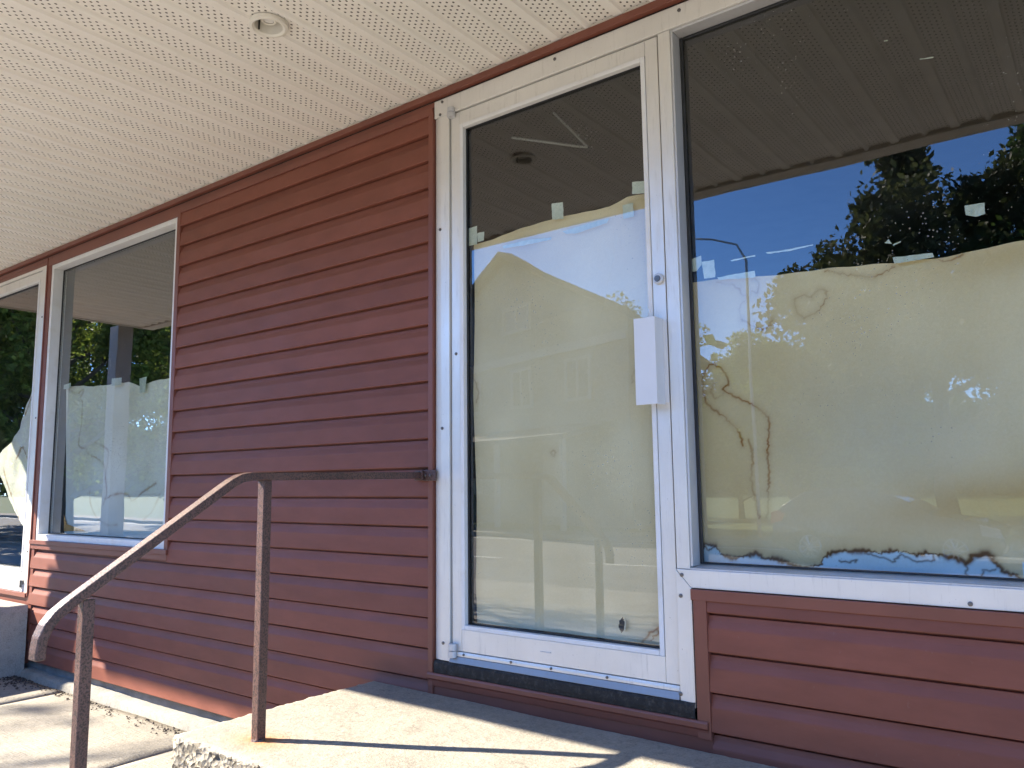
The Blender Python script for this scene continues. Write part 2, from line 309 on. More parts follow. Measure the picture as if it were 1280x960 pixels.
def m_rust_iron():
    k = NT('rusty_iron'); p = k.world()
    n = k.noise(p, 9, 6, .65); s = k.noise(p, 190, 3, .6)
    c = k.ramp(n, [(.3, (.085, .040, .031)), (.7, (.14, .074, .056))])
    c = k.mix(k.ramp(s, [(.48, 0.0), (.58, .85)]), c, (.022, .013, .010))
    c = k.mix(k.ramp(k.noise(p, 26, 6, .7), [(.62, 0.0), (.74, .8)]), c, (.22, .085, .035))
    k.set(color=c, rough=.42, spec=.6, metal=.1)
    k.bump(s, .45, .003)
    return k.m
def m_leaf(name, a, b):
    k = NT(name)
    rn = k.add('ShaderNodeNewGeometry').outputs['Random Per Island']
    c = k.ramp(rn, [(0, a), (.6, b), (1, tuple(min(1, v*1.5) for v in b))])
    k.set(color=c, rough=.55, spec=.3)
    tl = k.add('ShaderNodeBsdfTranslucent'); k.l.new(c, tl.inputs[0])
    mx = k.add('ShaderNodeMixShader'); mx.inputs[0].default_value = .5
    k.l.new(k.bsdf.outputs[0], mx.inputs[1]); k.l.new(tl.outputs[0], mx.inputs[2]); k.l.new(mx.outputs[0], k.out.inputs[0])
    return k.m

SID = m_siding(); SOF = m_soffit(); ALU = m_alu(col=(.77, .745, .69), metal=.32, rough=.34); GLASS = m_glass(); GLASS2 = m_glass('double_glazing', panes=1.6)
ALUD = m_alu('aluminium_dull', (.60, .60, .60), .35, .4)
PAPER = m_paper()
TRIM = simple('brown_trim', (.185, .060, .038), .45, var=.14, scale=3, bump=.04, bscale=40)
BLACK = simple('black_timber', (.012, .010, .008), .75, var=.3, scale=30, bump=.5, bscale=90, dirt=(.10, .085, .07), dscale=70)
GASK = simple('gasket', (.02, .021, .022), .55)
SCREW = simple('screw_metal', (.16, .15, .14), .4, metal=.8)
WHITE = simple('white_paint', (.74, .735, .72), .38, var=.05, scale=4, dirt=(.62, .59, .52), dscale=9)
CREAM = simple('cream_paint', (.66, .61, .52), .6, var=.05)
IRON = m_rust_iron()
CONC = m_concrete('step_concrete', (.285, .255, .205), rust=[((-2.185, -.73), .13)], amp=.4, stones=1.0)
CONC2 = m_concrete('block_concrete', (.34, .315, .275))
PAVE = m_concrete('pavement_concrete', (.30, .268, .215), broom=True, amp=.5)
ASPH = simple('asphalt', (.16, .155, .15), .9, var=.2, scale=1.2, bump=.4, bscale=120)
GRASS = simple('lawn', (.075, .115, .03), .9, var=.4, scale=1.5, bump=.6, bscale=40)
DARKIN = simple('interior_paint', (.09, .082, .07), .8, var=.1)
INFLOOR = simple('interior_flooring', (.10, .085, .07), .7)
TAPE = NT('masking_tape'); TAPE.set(color=TAPE.ramp(TAPE.noise(TAPE.world(), 60, 4), [(.3, (.50, .58, .50)), (.7, (.66, .71, .62))]), rough=.6)
TAPE = TAPE.m
BARK = simple('bark', (.075, .06, .045), .95, var=.35, scale=8, bump=.7, bscale=25)
LEAF_D = m_leaf('leaf_dark', (.025, .05, .012), (.06, .10, .022))
LEAF_Y = m_leaf('leaf_yellowgreen', (.07, .12, .02), (.19, .24, .04))
LEAF_R = m_leaf('leaf_turning', (.035, .05, .018), (.075, .085, .03))

# ------------------------------------------------------------ the ground
def slab_mesh(w, l, th, seed):
    """broom finished slab with worn edges: grid top"""
    r = np.random.default_rng(seed); nx, ny = max(4, int(w/.06)), max(4, int(l/.06))
    xs = np.linspace(0, w, nx+1); ys = np.linspace(0, l, ny+1)
    ph = r.uniform(0, 6, 6)
    v = []; f = []
    for j, y in enumerate(ys):
        for i, x in enumerate(xs):
            e = min(x, w-x, y, l-y); z = .0025*math.sin(3*x+ph[0])*math.sin(2.3*y+ph[1]) + .0018*math.sin(9*x+ph[2]+3*y)
            if e < .001: z -= .009
            v.append((x, y, z))
    for j in range(ny):
        for i in range(nx):
            a = j*(nx+1)+i; f.append((a, a+1, a+nx+2, a+nx+1))
    n = len(v)
    rim = [i for i in range(nx+1)] + [j*(nx+1)+nx for j in range(1, ny+1)] + [ny*(nx+1)+i for i in range(nx-1, -1, -1)] + [j*(nx+1) for j in range(ny-1, 0, -1)]
    for q in rim: v.append((v[q][0], v[q][1], -th))
    m = len(rim)
    for a in range(m):
        b = (a+1) % m; f.append((rim[b], rim[a], n+a, n+b))
    return v, f
gs = MB().box(-60, 60, -3.05, 9, -.30, -.05); g0 = gs.build('ground', simple('soil', (.09, .075, .055), .95, var=.3, scale=4), None)
tag(g0, kind='structure')
side = bpy.data.objects.new('sidewalk', None); COL.objects.link(side); tag(side, kind='structure')
xs_seam = [-9.46+1.5*i for i in range(8)]; ys_seam = [-3.0, -1.55, -.060]
sid = 0
for i in range(len(xs_seam)-1):
    for j in range(len(ys_seam)-1):
        w = 1.5-.012; l = ys_seam[j+1]-ys_seam[j]-.012; sid += 1
        v, f = slab_mesh(w, l, .11, sid)
        o = MB().poly(v, f).build('paving_slab', PAVE, side, smooth=True); o.location = (xs_seam[i]+.006, ys_seam[j]+.006, 0.0)
        o.rotation_euler = (random.uniform(-.003, .003), random.uniform(-.003, .003), 0)
# forecourt falls to the road, kerb, road, far lawn
apron = MB().prism([(-3.05, .0), (-3.05, -.3), (-7.4, -.7), (-7.4, -.33)], 0, -60, 60).build('forecourt', m_concrete('forecourt_concrete', (.33, .305, .265))); tag(apron, kind='structure')
nk = MB().prism([(-7.4, -.33), (-7.4, -.8), (-7.56, -.8), (-7.56, -.35), (-7.54, -.33)], 0, -60, 60).build('kerb', CONC2); tag(nk, kind='structure')
road = MB().box(-120, 120, -17.6, -7.56, -.9, -.50).build('road', ASPH); tag(road, kind='structure')
ln = MB()
for i in range(-12, 12): ln.box(i*4.5, i*4.5+2.2, -12.1, -11.98, -.497, -.4955)
o = ln.build('road_marking', simple('road_paint', (.75, .72, .62), .7, var=.15, scale=20)); o.parent = road
el = MB().box(-120, 120, -17.0, -16.88, -.497, -.4955).box(-120, 120, -8.5, -8.38, -.497, -.4955).build('edge_line', simple('road_paint_edge', (.78, .77, .72), .7, var=.15, scale=20)); el.parent = road
fk = MB().prism([(-17.6, -.8), (-17.6, -.38), (-17.62, -.36), (-17.78, -.36), (-17.78, -.8)], 0, -60, 60).build('far_kerb', CONC2); tag(fk, kind='structure')
fs = MB().box(-60, 60, -19.3, -17.78, -.8, -.365).build('far_sidewalk', PAVE); tag(fs, kind='structure')
lawn = MB().poly([(-150, -19.3, -.37), (150, -19.3, -.37), (150, -60, .2), (-150, -60, .2), (-150, -300, 2), (150, -300, 2)], [(0, 1, 2, 3), (3, 2, 5, 4)]).build('lawn', GRASS); tag(lawn, kind='structure')

# ------------------------------------------------------------ the shop building
B = empty('storefront_building', 'single storey shop front with maroon lap siding and deep white perforated soffit', 'building')
H = .11337; Z0 = .083
PROF = [(0.012, 0.0), (-.0150, 0.0), (-.0170, .0012), (-.0174, .0035), (-.0140, .066), (-.0130, .071), (-.0100, .079), (-.0060, .090), (-.0042, .098), (-.0032, .1050), (.0060, .1065), (.0060, H+.006), (.012, H+.006)]
_bm = {}
def board_mesh(x0, x1, zcut=None):
    key = (round(x0, 3), round(x1, 3), zcut)
    if key not in _bm:
        pr = PROF if zcut is None else [(y, min(z, zcut)) for y, z in PROF]
        n = max(2, int((x1-x0)/.28)); m = MB(); r = random.Random(len(_bm))
        np_ = len(pr); xs = np.linspace(x0, x1, n+1)
        vs = []
        for x in xs:
            w = .0009*math.sin(x*2.1+len(_bm)) + r.uniform(-.0004, .0004)
            vs += [(x, y+w, z) for y, z in pr]
        f = []
        for i in range(n):
            for q in range(np_-1):
                f.append((i*np_+q, i*np_+q+1, (i+1)*np_+q+1, (i+1)*np_+q))
        m.poly(vs, f); me = m.mesh('siding_board'); _bm[key] = me
    return _bm[key]
def siding(name, x0, x1, k0, k1, ztop=None):
    p = link(name, MB().box(x0, x1, .013, .10, Z0+.001, Z0+H*k1 if ztop is None else ztop).mesh(name), simple(name+'_sheathing', (.03, .012, .01), .8), B)
    for k in range(k0, k1):
        zb = Z0+H*k
        cut = None
        if ztop is not None and zb+H+.006 > ztop: cut = round(ztop-zb, 4)
        o = link('siding_board', board_mesh(x0, x1, cut), SID, p, (0, 0, zb+random.uniform(-.0006, .0006)))
    return p
siding('siding_wall', -4.012, -2.140, 6, 24, 2.665)             # between window and door
siding('lower_siding', -5.640, -2.140, 0, 6)                  # below the small window, down to the ground
siding('window_apron_siding', -1.018, 1.50, 0, 7, .797)
siding('far_siding', -7.55, -6.79, 0, 24, 2.665)
siding('right_siding', 1.645, 3.05, 0, 24, 2.665); bx('corner_channel', TRIM, B, 1.602, 1.644, -.0195, .05, .05, 2.668); bx('siding_infill', SID, B, 1.50, 1.601, -.006, .05, .05, .829)
bx('siding_filler', SID, B, -2.1405, -1.0175, -.011, .1, .05, .4035)
# trims
bx('corner_channel', TRIM, B, -2.146, -2.1225, -.0195, .05, .083, 2.668)          # beside the door frame
bx('window_channel', TRIM, B, -4.040, -4.006, -.0195, .05, .803, 2.668)            # right of the small window
bx('window_post', TRIM, B, -5.668, -5.600, -.014, .05, .083, 2.70)
bx('window_post_lip', TRIM, B, -5.660, -5.648, -.021, -.0145, .47, 2.70)
bx('window_ledge', TRIM, B, -5.650, -4.004, -.028, .05, .803, .828)
bx('window_ledge_skirt', TRIM, B, -5.646, -4.008, -.0200, .05, .772, .802)
bx('head_channel', TRIM, B, -4.004, -2.124, -.0200, .05, 2.652, 2.682)
bx('frieze_board', TRIM, B, -7.55, 3.0, -.012, .05, 2.684, 2.7065)
bx('frieze_lip', TRIM, B, -7.55, 3.0, -.030, .05, 2.7145, 2.7405)
bx('frieze_back', BLACK, B, -7.55, 3.0, -.006, .05, 2.706, 2.722)
bx('window_head_trim', TRIM, B, -5.650, -4.004, -.0165, .05, 2.640, 2.683)
bx('door_head_trim', TRIM, B, -6.79, -5.668, -.0105, .05, 2.655, 2.683)
bx('apron_channel', TRIM, B, -1.060, -1.0185, -.0195, .05, .40, .800)
bx('apron_head_channel', TRIM, B, -1.0665, 1.5, -.0215, .05, .797, .829)
led = MB().prism([(.05, .452), (-.023, .452), (-.027, .446), (-.027, .432), (-.021, .426), (-.0165, .404), (.05, .404)], 0, -2.146, -1.026).build('threshold_ledge', TRIM, B, .001)
# foundation strip along the pavement
fo = MB().box(-7.6, -2.45, .02, .12, -.1, .0815).build('foundation', simple('foundation_grey', (.20, .19, .175), .9, var=.3, scale=8, bump=.5), B)
cv = []; cf = []
xs = np.linspace(-5.64, -2.47, 90)
for i, x in enumerate(xs):
    h = .028 + .004*math.sin(x*5) + random.uniform(-.002, .002); d = -.050+random.uniform(-.002, .002)
    cv += [(x, d-.012, -.05), (x, d, h*.55), (x, d+.018, h), (x, .022, h+.004)]
    if i: cf += [((i-1)*4+q, (i-1)*4+q+1, i*4+q+1, i*4+q) for q in range(3)]
MB().poly(cv, cf).build('footing_strip', m_concrete('footing_concrete', (.27, .25, .21)), B, smooth=True)
# back shell of the building and the room
bx('end_wall', SID, B, -7.70, -7.56, .0, 7, 0, 2.9)
inr = bpy.data.objects.new('interior_room', None); COL.objects.link(inr); tag(inr, kind='structure')
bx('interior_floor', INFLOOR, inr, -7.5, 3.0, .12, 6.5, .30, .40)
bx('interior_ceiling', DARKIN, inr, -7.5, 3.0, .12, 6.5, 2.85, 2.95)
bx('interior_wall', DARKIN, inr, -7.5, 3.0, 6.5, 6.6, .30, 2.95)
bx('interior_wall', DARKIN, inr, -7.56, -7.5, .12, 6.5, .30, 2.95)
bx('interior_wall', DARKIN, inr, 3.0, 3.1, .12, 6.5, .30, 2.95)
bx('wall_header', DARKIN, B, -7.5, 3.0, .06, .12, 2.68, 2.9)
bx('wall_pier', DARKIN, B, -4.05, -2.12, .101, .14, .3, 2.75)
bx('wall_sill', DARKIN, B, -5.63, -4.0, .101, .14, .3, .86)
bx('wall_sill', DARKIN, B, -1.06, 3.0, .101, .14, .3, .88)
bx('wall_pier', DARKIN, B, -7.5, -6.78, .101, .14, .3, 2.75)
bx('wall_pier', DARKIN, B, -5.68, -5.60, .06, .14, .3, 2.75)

# soffit
ZS = 2.742; YE = -1.71; PW = .257
sof = bpy.data.objects.new('soffit', None); COL.objects.link(sof); sof.parent = B
pp = [(0, -.013), (.017, -.013), (.0215, -.003), (.0250, 0), (.111, 0), (.1145, -.003), (.119, -.011), (.1255, -.017), (.1315, -.017), (.138, -.011), (.1425, -.003), (.146, 0), (.2320, 0), (.2355, -.003), (.240, -.013), (.2577, -.013)]
pm = MB()
vs = []; f = []
ysn = np.linspace(YE+.06, .02, 8)
for j, y in enumerate(ysn): vs += [(x, y, z) for x, z in pp]
for j in range(7):
    for q in range(len(pp)-1): f.append((j*len(pp)+q, (j+1)*len(pp)+q, (j+1)*len(pp)+q+1, j*len(pp)+q+1))
pm.poly(vs, f); me = pm.mesh('soffit_panel')
LX, LY, LR = -2.245, -.725, .052
def soffit_panel_hole(px):
    """the same panel with a round cut-out for the spotlight"""
    bm = bmesh.new(); bm.from_mesh(me)
    for t in np.arange(LY-.09, LY+.0901, .006): bmesh.ops.bisect_plane(bm, geom=bm.verts[:]+bm.edges[:]+bm.faces[:], plane_co=(0, t, 0), plane_no=(0, 1, 0))
    for t in np.arange(LX-px-.09, LX-px+.0901, .006):
        if 0 < t < PW: bmesh.ops.bisect_plane(bm, geom=bm.verts[:]+bm.edges[:]+bm.faces[:], plane_co=(t, 0, 0), plane_no=(1, 0, 0))
    dead = [f for f in bm.faces if (f.calc_center_median().x+px-LX)**2+(f.calc_center_median().y-LY)**2 < LR**2]
    bmesh.ops.delete(bm, geom=dead, context='FACES')
    m2 = bpy.data.meshes.new('soffit_panel'); bm.to_mesh(m2); bm.free(); return m2
k0 = math.floor((-7.62+1.763)/PW)
for i in range(k0, k0+42):
    px = -1.763+PW*i
    o = link('soffit_panel', soffit_panel_hole(px) if px-.06 < LX < px+PW+.06 else me, SOF, sof, (px, 0, ZS+.0165+random.uniform(-.0003, .0003)))
XL = -1.763+PW*k0
XR = XL+PW*42
bx('soffit_backing', simple('soffit_void', (.05, .045, .04), .9), sof, XL, XR, YE+.101, .05, ZS+.10, ZS+.11)
bx('fascia', CREAM, B, XL-.02, XR, YE-.02, YE+.005, ZS-.004, ZS+.20)
bx('eave_strip', CREAM, B, XL-.02, XR, YE+.006, YE+.10, ZS-.006, ZS+.03)
bx('soffit_channel', CREAM, B, XL, XR, -.016, .03, 2.7415, 2.775)
bx('end_fascia', CREAM, B, XL-.045, XL-.021, YE-.02, .2, ZS-.004, ZS+.20)
bx('roof', simple('roof_felt', (.10, .09, .085), .9), B, XL-.05, XR, YE-.03, 7, ZS+.201, ZS+.26)
bx('support_post', simple('post_paint', (.24, .22, .20), .6, var=.1, scale=5), B, -7.86, -7.71, -1.52, -1.37, 0, ZS-.005)

# ---- door builder (aluminium storefront door)
def screw(parent, x, y, z, r=.006):
    m = MB().tube([(0, 0, 0), (0, -.003, 0), (0, -.0042, 0)], [r, r, r*.55], 10)
    return m.build('screw', SCREW, parent, loc=(x, y, z))
def framed(parent, name, x0, x1, z0, z1, w, y0, y1, mat, bevel=.0018, wt=None, wb=None):
    wt = wt or w; wb = wb or w
    """four butt-jointed members: two jambs with head and foot between"""
    a = bx(name, mat, parent, x0, x0+w, y0, y1, z0, z1, bevel); b = bx(name, mat, parent, x1-w, x1, y0, y1, z0, z1, bevel)
    c = bx(name, mat, parent, x0+w+.0006, x1-w-.0006, y0, y1, z1-wt, z1, bevel); d = bx(name, mat, parent, x0+w+.0006, x1-w-.0006, y0, y1, z0, z0+wb, bevel)
    return a, b, c, d
def pane(parent, x0, x1, y, z0, z1, mat=None):
    return bx('glass_pane', mat or GLASS, parent, x0, x1, y, y+.006, z0, z1, 0)
def door(name, x0, x1):
    d = bpy.data.objects.new(name, None); COL.objects.link(d); d.parent = B
    g = .004
    zb, zt = .540, 2.629
    sw = .050
    # stiles / rails
    bx('stile', ALU, d, x0+g, x0+sw, -.004, .040, zb, zt); bx('stile', ALU, d, x1-sw, x1-g, -.004, .040, zb, zt)
    bx('rail', ALU, d, x0+sw+.0008, x1-sw-.0008, -.0038, .040, 2.575, zt); bx('rail', ALU, d, x0+sw+.0008, x1-sw-.0008, -.0038, .040, zb, .618)
    # glazing stops
    gx0, gx1 = x0+sw+.0016, x1-sw-.0016
    framed(d, 'glazing_bead', gx0, gx1, .619, 2.574, .016, -.0075, .026, WHITE, .002)
    pane(d, gx0+.006, gx1-.006, .020, .628, 2.566)
    framed(d, 'gasket', gx0+.0165, gx1-.0165, .6356, 2.5575, .004, .012, .0195, GASK, 0)
    return d
# main door with its frame
FR = bpy.data.objects.new('door_frame', None); COL.objects.link(FR); FR.parent = B
MB().prism([(-2.119, .05), (-2.119, -.0035), (-2.116, -.005), (-2.082, -.0120), (-2.0405, -.0125), (-2.0405, .05)], 2, .500, 2.632).build('jamb_trim', ALU, FR, .0008) 
bx('head_trim', ALU, FR, -2.119, 1.6, -.0125, .05, 2.633, 2.7055)
bx('mullion', ALU, FR, -1.1135, -1.070, -.0085, .05, .886, 2.632)
bx('jamb_stop', ALUD, FR, -2.0395, -2.012, .041, .05, .50, 2.632); bx('jamb_stop', ALUD, FR, -1.142, -1.114, .041, .05, .50, 2.632)
MB().prism([(-1.1155, .482), (-1.0665, .482), (-1.0665, .8305), (-1.1155, .8835)], 1, -.013, .05).build('corner_trim', ALU, FR, .0015)
MB().prism([(-1.1150, .8850), (-1.0660, .8315), (1.6, .8315), (1.6, .8850)], 1, -.0135, .05).build('sill_trim', ALU, FR, .0015)
# threshold
MB().prism([(.04, .538), (-.008, .538), (-.010, .530), (-.010, .522), (.04, .522)], 0, -2.032, -1.118).build('weather_strip', ALU, FR, .0008)
MB().prism([(.04, .521), (-.012, .521), (-.020, .501), (-.020, .4995), (.04, .4995)], 0, -2.0385, -1.1165).build('threshold_plate', m_alu('worn_threshold', (.30, .30, .30), .5, .45), FR, .0008)
th = MB(); n = 60; vv = []; ff = []
for i in range(n+1):
    x = -2.116 + i*(1.05/n); a = random.uniform(-.002, .002); b_ = random.uniform(-.0015, .0015)
    vv += [(x, .05, .498), (x, -.016+a, .498+b_*.3), (x, -.021+a, .490+b_), (x, -.022+a, .470+b_), (x, -.020+a, .4535), (x, .05, .4535)]
    if i: ff += [((i-1)*6+q, (i-1)*6+(q+1) % 6, i*6+(q+1) % 6, i*6+q) for q in range(6)]
th.poly(vv, ff).build('threshold_timber', BLACK, FR)
for (x, z) in SCREW_Y['frame']: screw(FR, x, -.0125, z)
D1 = door('glass_door', -2.0395, -1.1145)
tag(D1, 'aluminium framed glass door papered over from inside')
for (x, z) in SCREW_Y['door'][:4]: screw(D1, x, -.010, .531, .0045)
screw(D1, -2.012, -.004, SCREW_Y['door'][4][1], .006)
# pull handle: folded plate box with a lip against the stile
hd = MB().box(-1.208, -1.1335, -.0605, -.0575, 1.3915, 1.669).box(-1.1365, -1.1335, -.0573, -.0045, 1.3915, 1.669).box(-1.1333, -1.1185, -.0075, -.0045, 1.398, 1.662)
hd.build('pull_handle', simple('handle_paint', (.70, .70, .70), .35, var=.03, scale=9), D1, .0007)
lk = MB().tube([(0, .0, 0), (0, -.010, 0), (0, -.013, 0)], [.0175, .0175, .015], 28).build('lock_cylinder', ALUD, D1, smooth=False, loc=(-1.1405, -.004, 1.800))
MB().tube([(0, -.0132, 0), (0, -.0165, 0)], [.0105, .0098], 24).box(-.0012, .0012, -.0172, -.0166, -.008, .0).build('key_plug', SCREW, lk)
for nm, z0_, z1_ in (('pivot_hinge', 2.610, 2.650), ('pivot_hinge', .517, .566)):
    MB().tube([(-2.0235, -.016, z0_), (-2.0235, -.016, (z0_+z1_)/2-.001)], .0165, 16).tube([(-2.0235, -.016, (z0_+z1_)/2+.001), (-2.0235, -.016, z1_)], .0165, 16).box(-2.037, -2.012, -.014, -.0045, z0_+.002, z1_-.002).build(nm, ALUD, D1, .001)
MB().tube([(-1.80, .09, 2.50), (-1.55, .16, 2.42), (-1.50, .17, 2.405)], .006, 6).tube([(-1.50, .17, 2.405), (-1.62, .12, 2.56)], .006, 6).build('door_closer', simple('closer_metal', (.16, .155, .14), .4, metal=.6), D1)
bx('mail_slot_lip', ALUD, D1, -1.635, -1.590, -.007, -.0035, .579, .5815, .0006)
# big window right of the door
W2 = bpy.data.objects.new('display_window', None); COL.objects.link(W2); W2.parent = B
tag(W2, 'large display window with stained paper behind its glass')
bx('side_reveal', ALUD, W2, -1.0697, -1.0620, -.004, .062, .8945, 2.632)
bx('head_reveal', ALUD, W2, -1.0616, 1.6, -.004, .062, 2.624, 2.6325)
MB().prism([(-.010, .8855), (.062, .8855), (.062, .897), (-.010, .8895)], 0, -1.0697, 1.6).build('sill', ALUD, W2)
bx('gasket', GASK, W2, -1.0619, -1.0505, .047, .055, .898, 2.6235, .002); bx('gasket', GASK, W2, -1.050, 1.6, .047, .055, 2.614, 2.6235, .002); bx('gasket', GASK, W2, -1.050, 1.6, .0475, .055, .898, .9025, .001)
pane(W2, -1.061, 1.6, .0552, .8985, 2.6235)
# small window
W1 = bpy.data.objects.new('side_window', None); COL.objects.link(W1); W1.parent = B
tag(W1, 'white framed window with paper covering its lower half')
framed(W1, 'window_frame', -5.5985, -4.0415, .8285, 2.6395, .030, -.010, .075, WHITE, .0015, wt=.028, wb=.036)
pane(W1, -5.571, -4.069, .058, .862, 2.614, GLASS2)
framed(W1, 'gasket', -5.5680, -4.0720, .8650, 2.6110, .006, .050, .0575, GASK, 0)
# left door
D2 = door('second_glass_door', -6.665, -5.7345)
tag(D2, 'glass door beside the small window with a torn paper scrap')
F2 = bpy.data.objects.new('second_door_frame', None); COL.objects.link(F2); F2.parent = B
bx('jamb_trim', ALU, F2, -5.7335, -5.6690, -.012, .05, .490, 2.632); bx('jamb_trim', ALU, F2, -6.745, -6.666, -.012, .05, .490, 2.632); bx('head_trim', ALU, F2, -6.745, -5.669, -.0125, .05, 2.633, 2.655)
bx('threshold_plate', ALUD, F2, -6.665, -5.7345, -.018, .05, .492, .5385); bx('threshold_trim', TRIM, F2, -6.75, -5.669, -.026, .05, .462, .4895)
bx('threshold_backing', SID, F2, -6.75, -5.669, -.008, .05, .05, .4615)
MB().tube([(-5.750, -.016, .520), (-5.750, -.016, .566)], .0135, 14).build('pivot_hinge', SCREW, D2, .001)
bx('jamb_channel', TRIM, F2, -6.79, -6.7455, -.0195, .05, .05, 2.66)
for zz in (1.62, .75, 2.3): screw(F2, -5.700, -.0125, zz)

# ------------------------------------------------------------ concrete steps
def rough_block(name, x0, x1, y0, y1, z0, z1, mat, label, tilt=0.0, rough_front=True, res=.028, seed=3):
    r = np.random.default_rng(seed)
    nx = int((x1-x0)/res); ny = int((y1-y0)/res); nz = max(4, int((z1-z0)/res))
    bm = bmesh.new()
    def vn(p, s):
        return math.sin(p[0]*s*1.7+p[1]*s*2.3+seed)*.5 + math.sin(p[0]*s*3.1-p[2]*s*2.7+1.3*seed)*.3 + math.sin(p[1]*s*4.3+p[2]*s*3.7)*.2
    cache = {}
    def V(i, j, k):
        key = (i, j, k)
        if key in cache: return cache[key]
        x = x0+(x1-x0)*i/nx; y = y0+(y1-y0)*j/ny; z = z0+(z1-z0)*k/nz
        on = [i in (0, nx), j == 0, k == nz]; e = sum(on)
        dx = dy = dz = 0
        if k == nz:
            dz = .002*vn((x, y, z), 4)+r.uniform(-.0006, .0006)
        if j == 0:
            amp = .007 if rough_front else .003
            dy = abs(r.normal(0, amp)) if k < nz else abs(r.normal(0, .004))
        if i in (0, nx) and k < nz: dx = (1 if i == 0 else -1)*abs(r.normal(0, .0025))
        if k == nz and j == 0: dz -= abs(r.normal(.004, .004))
        elif k == nz and i in (0, nx): dz -= abs(r.normal(.003, .0012))
        z += dz - tilt*(x-x0)
        cache[key] = bm.verts.new((x+dx, y+dy, z)); return cache[key]
    F = []
    for i in range(nx):
        for j in range(ny): F.append(((i, j, nz), (i+1, j, nz), (i+1, j+1, nz), (i, j+1, nz)))
        for k in range(nz): F.append(((i, 0, k), (i+1, 0, k), (i+1, 0, k+1), (i, 0, k+1)))
    for j in range(ny):
        for k in range(nz):
            F.append(((0, j+1, k), (0, j, k), (0, j, k+1), (0, j+1, k+1))); F.append(((nx, j, k), (nx, j+1, k), (nx, j+1, k+1), (nx, j, k+1)))
    for q in F: bm.faces.new([V(*t) for t in q])
    me = bpy.data.meshes.new(name); bm.to_mesh(me); bm.free()
    for p in me.polygons: p.use_smooth = True
    o = link(name, me, mat); tag(o, label, 'step', 'concrete door steps')
    return o
rough_block('concrete_step', -2.452, .55, -.865, -.018, -.04, .378, CONC, 'pale concrete step with chipped edge below the main glass door', tilt=.009, res=.014)
rough_block('concrete_step', -6.95, -5.60, -1.0, -.03, -.04, .424, CONC2, 'grey concrete block step below the second glass door', rough_front=False, seed=5, res=.05)

# ------------------------------------------------------------ handrail
HR = empty('handrail', 'rusty brown iron handrail running from wall down to pavement', 'handrail', (-2.19, -1.27, 0))
def hr(mb, nm, bev=.002):
    mb.v = [(x+2.19, y+1.27, z) for x, y, z in mb.v]; return mb.build(nm, IRON, HR, bev)
rx = -2.19
path = [(-.035, 1.186), (-.4, 1.184), (-.74, 1.182), (-.79, 1.182), (-.825, 1.176), (-.852, 1.163), (-.876, 1.148)]
a0 = Vector((-.876, 1.148)); a1 = Vector((-1.315, .858))
path += [tuple(a0.lerp(a1, t)) for t in (.33, .66, 1.0)]
path += [(-1.348, .833), (-1.368, .808), (-1.380, .780), (-1.384, .748), (-1.384, .728)]
hr(MB().sweep_rect([(rx, y, z) for y, z in path], .040, .026, (1, 0, 0)), 'rail', .003)
hr(MB().box(rx-.0155, rx+.0155, -.7455, -.7145, .365, 1.170), 'post', .002)
hr(MB().box(rx-.0155, rx+.0155, -1.2855, -1.2545, -.03, .862), 'post', .002)
hr(MB().box(rx-.014, rx+.028, -.036, -.018, 1.166, 1.204).box(rx+.02, rx+.085, -.022, -.0135, 1.164, 1.206), 'wall_bracket', .002)
for dx in (.035, .06): screw(HR, rx+dx+2.19, -.0235+1.27, 1.185, .005)
hr(MB().tube([(rx, -1.27, .0), (rx, -1.27, .006)], [.032, .028], 12), 'base_collar', 0)
hr(MB().tube([(rx, -.73, .366), (rx, -.73, .380)], [.027, .021], 12), 'base_collar', 0)

# ------------------------------------------------------------ recessed soffit light
RL = empty('recessed_light', 'white recessed spotlight in the perforated soffit', 'ceiling light', (LX, LY, ZS+.005))
def ring(r0, z0, r1, z1, seg=40):
    m = []; f = []
    for k in range(seg):
        a = 2*math.pi*k/seg; m += [(r0*math.cos(a), r0*math.sin(a), z0), (r1*math.cos(a), r1*math.sin(a), z1)]
    for k in range(seg): f.append((2*k, 2*((k+1) % seg), 2*((k+1) % seg)+1, 2*k+1))
    return m, f
LW_ = simple('lamp_white', (.72, .69, .60), .4, var=.03)
m = MB(); m.poly(*ring(.068, .008, .066, -.004)); m.poly(*ring(.066, -.004, .056, -.007)); m.poly(*ring(.056, -.007, .048, -.002)); m.build('trim_ring', LW_, RL, smooth=True)
m = MB(); m.poly(*ring(.048, -.002, .046, .035)); m.poly(*ring(.046, .035, .042, .075)); m.poly(*ring(.042, .075, .001, .085)); m.build('reflector', LW_, RL, smooth=True)
m = MB(); m.poly(*ring(.001, .020, .016, .021)); m.poly(*ring(.016, .021, .030, .030)); m.poly(*ring(.030, .030, .036, .045)); m.poly(*ring(.036, .045, .022, .080)); m.build('bulb', simple('bulb_glass', (.75, .74, .70), .15, var=.02), RL, smooth=True)
m = MB(); m.poly(*ring(.018, .0185, .0225, .0165)); m.poly(*ring(.0225, .0165, .027, .0195)); m.build('bulb_rim', LW_, RL, smooth=True)
bx('spring_clip', GASK, RL, -.044, -.039, -.012, -.008, .0, .045, 0)

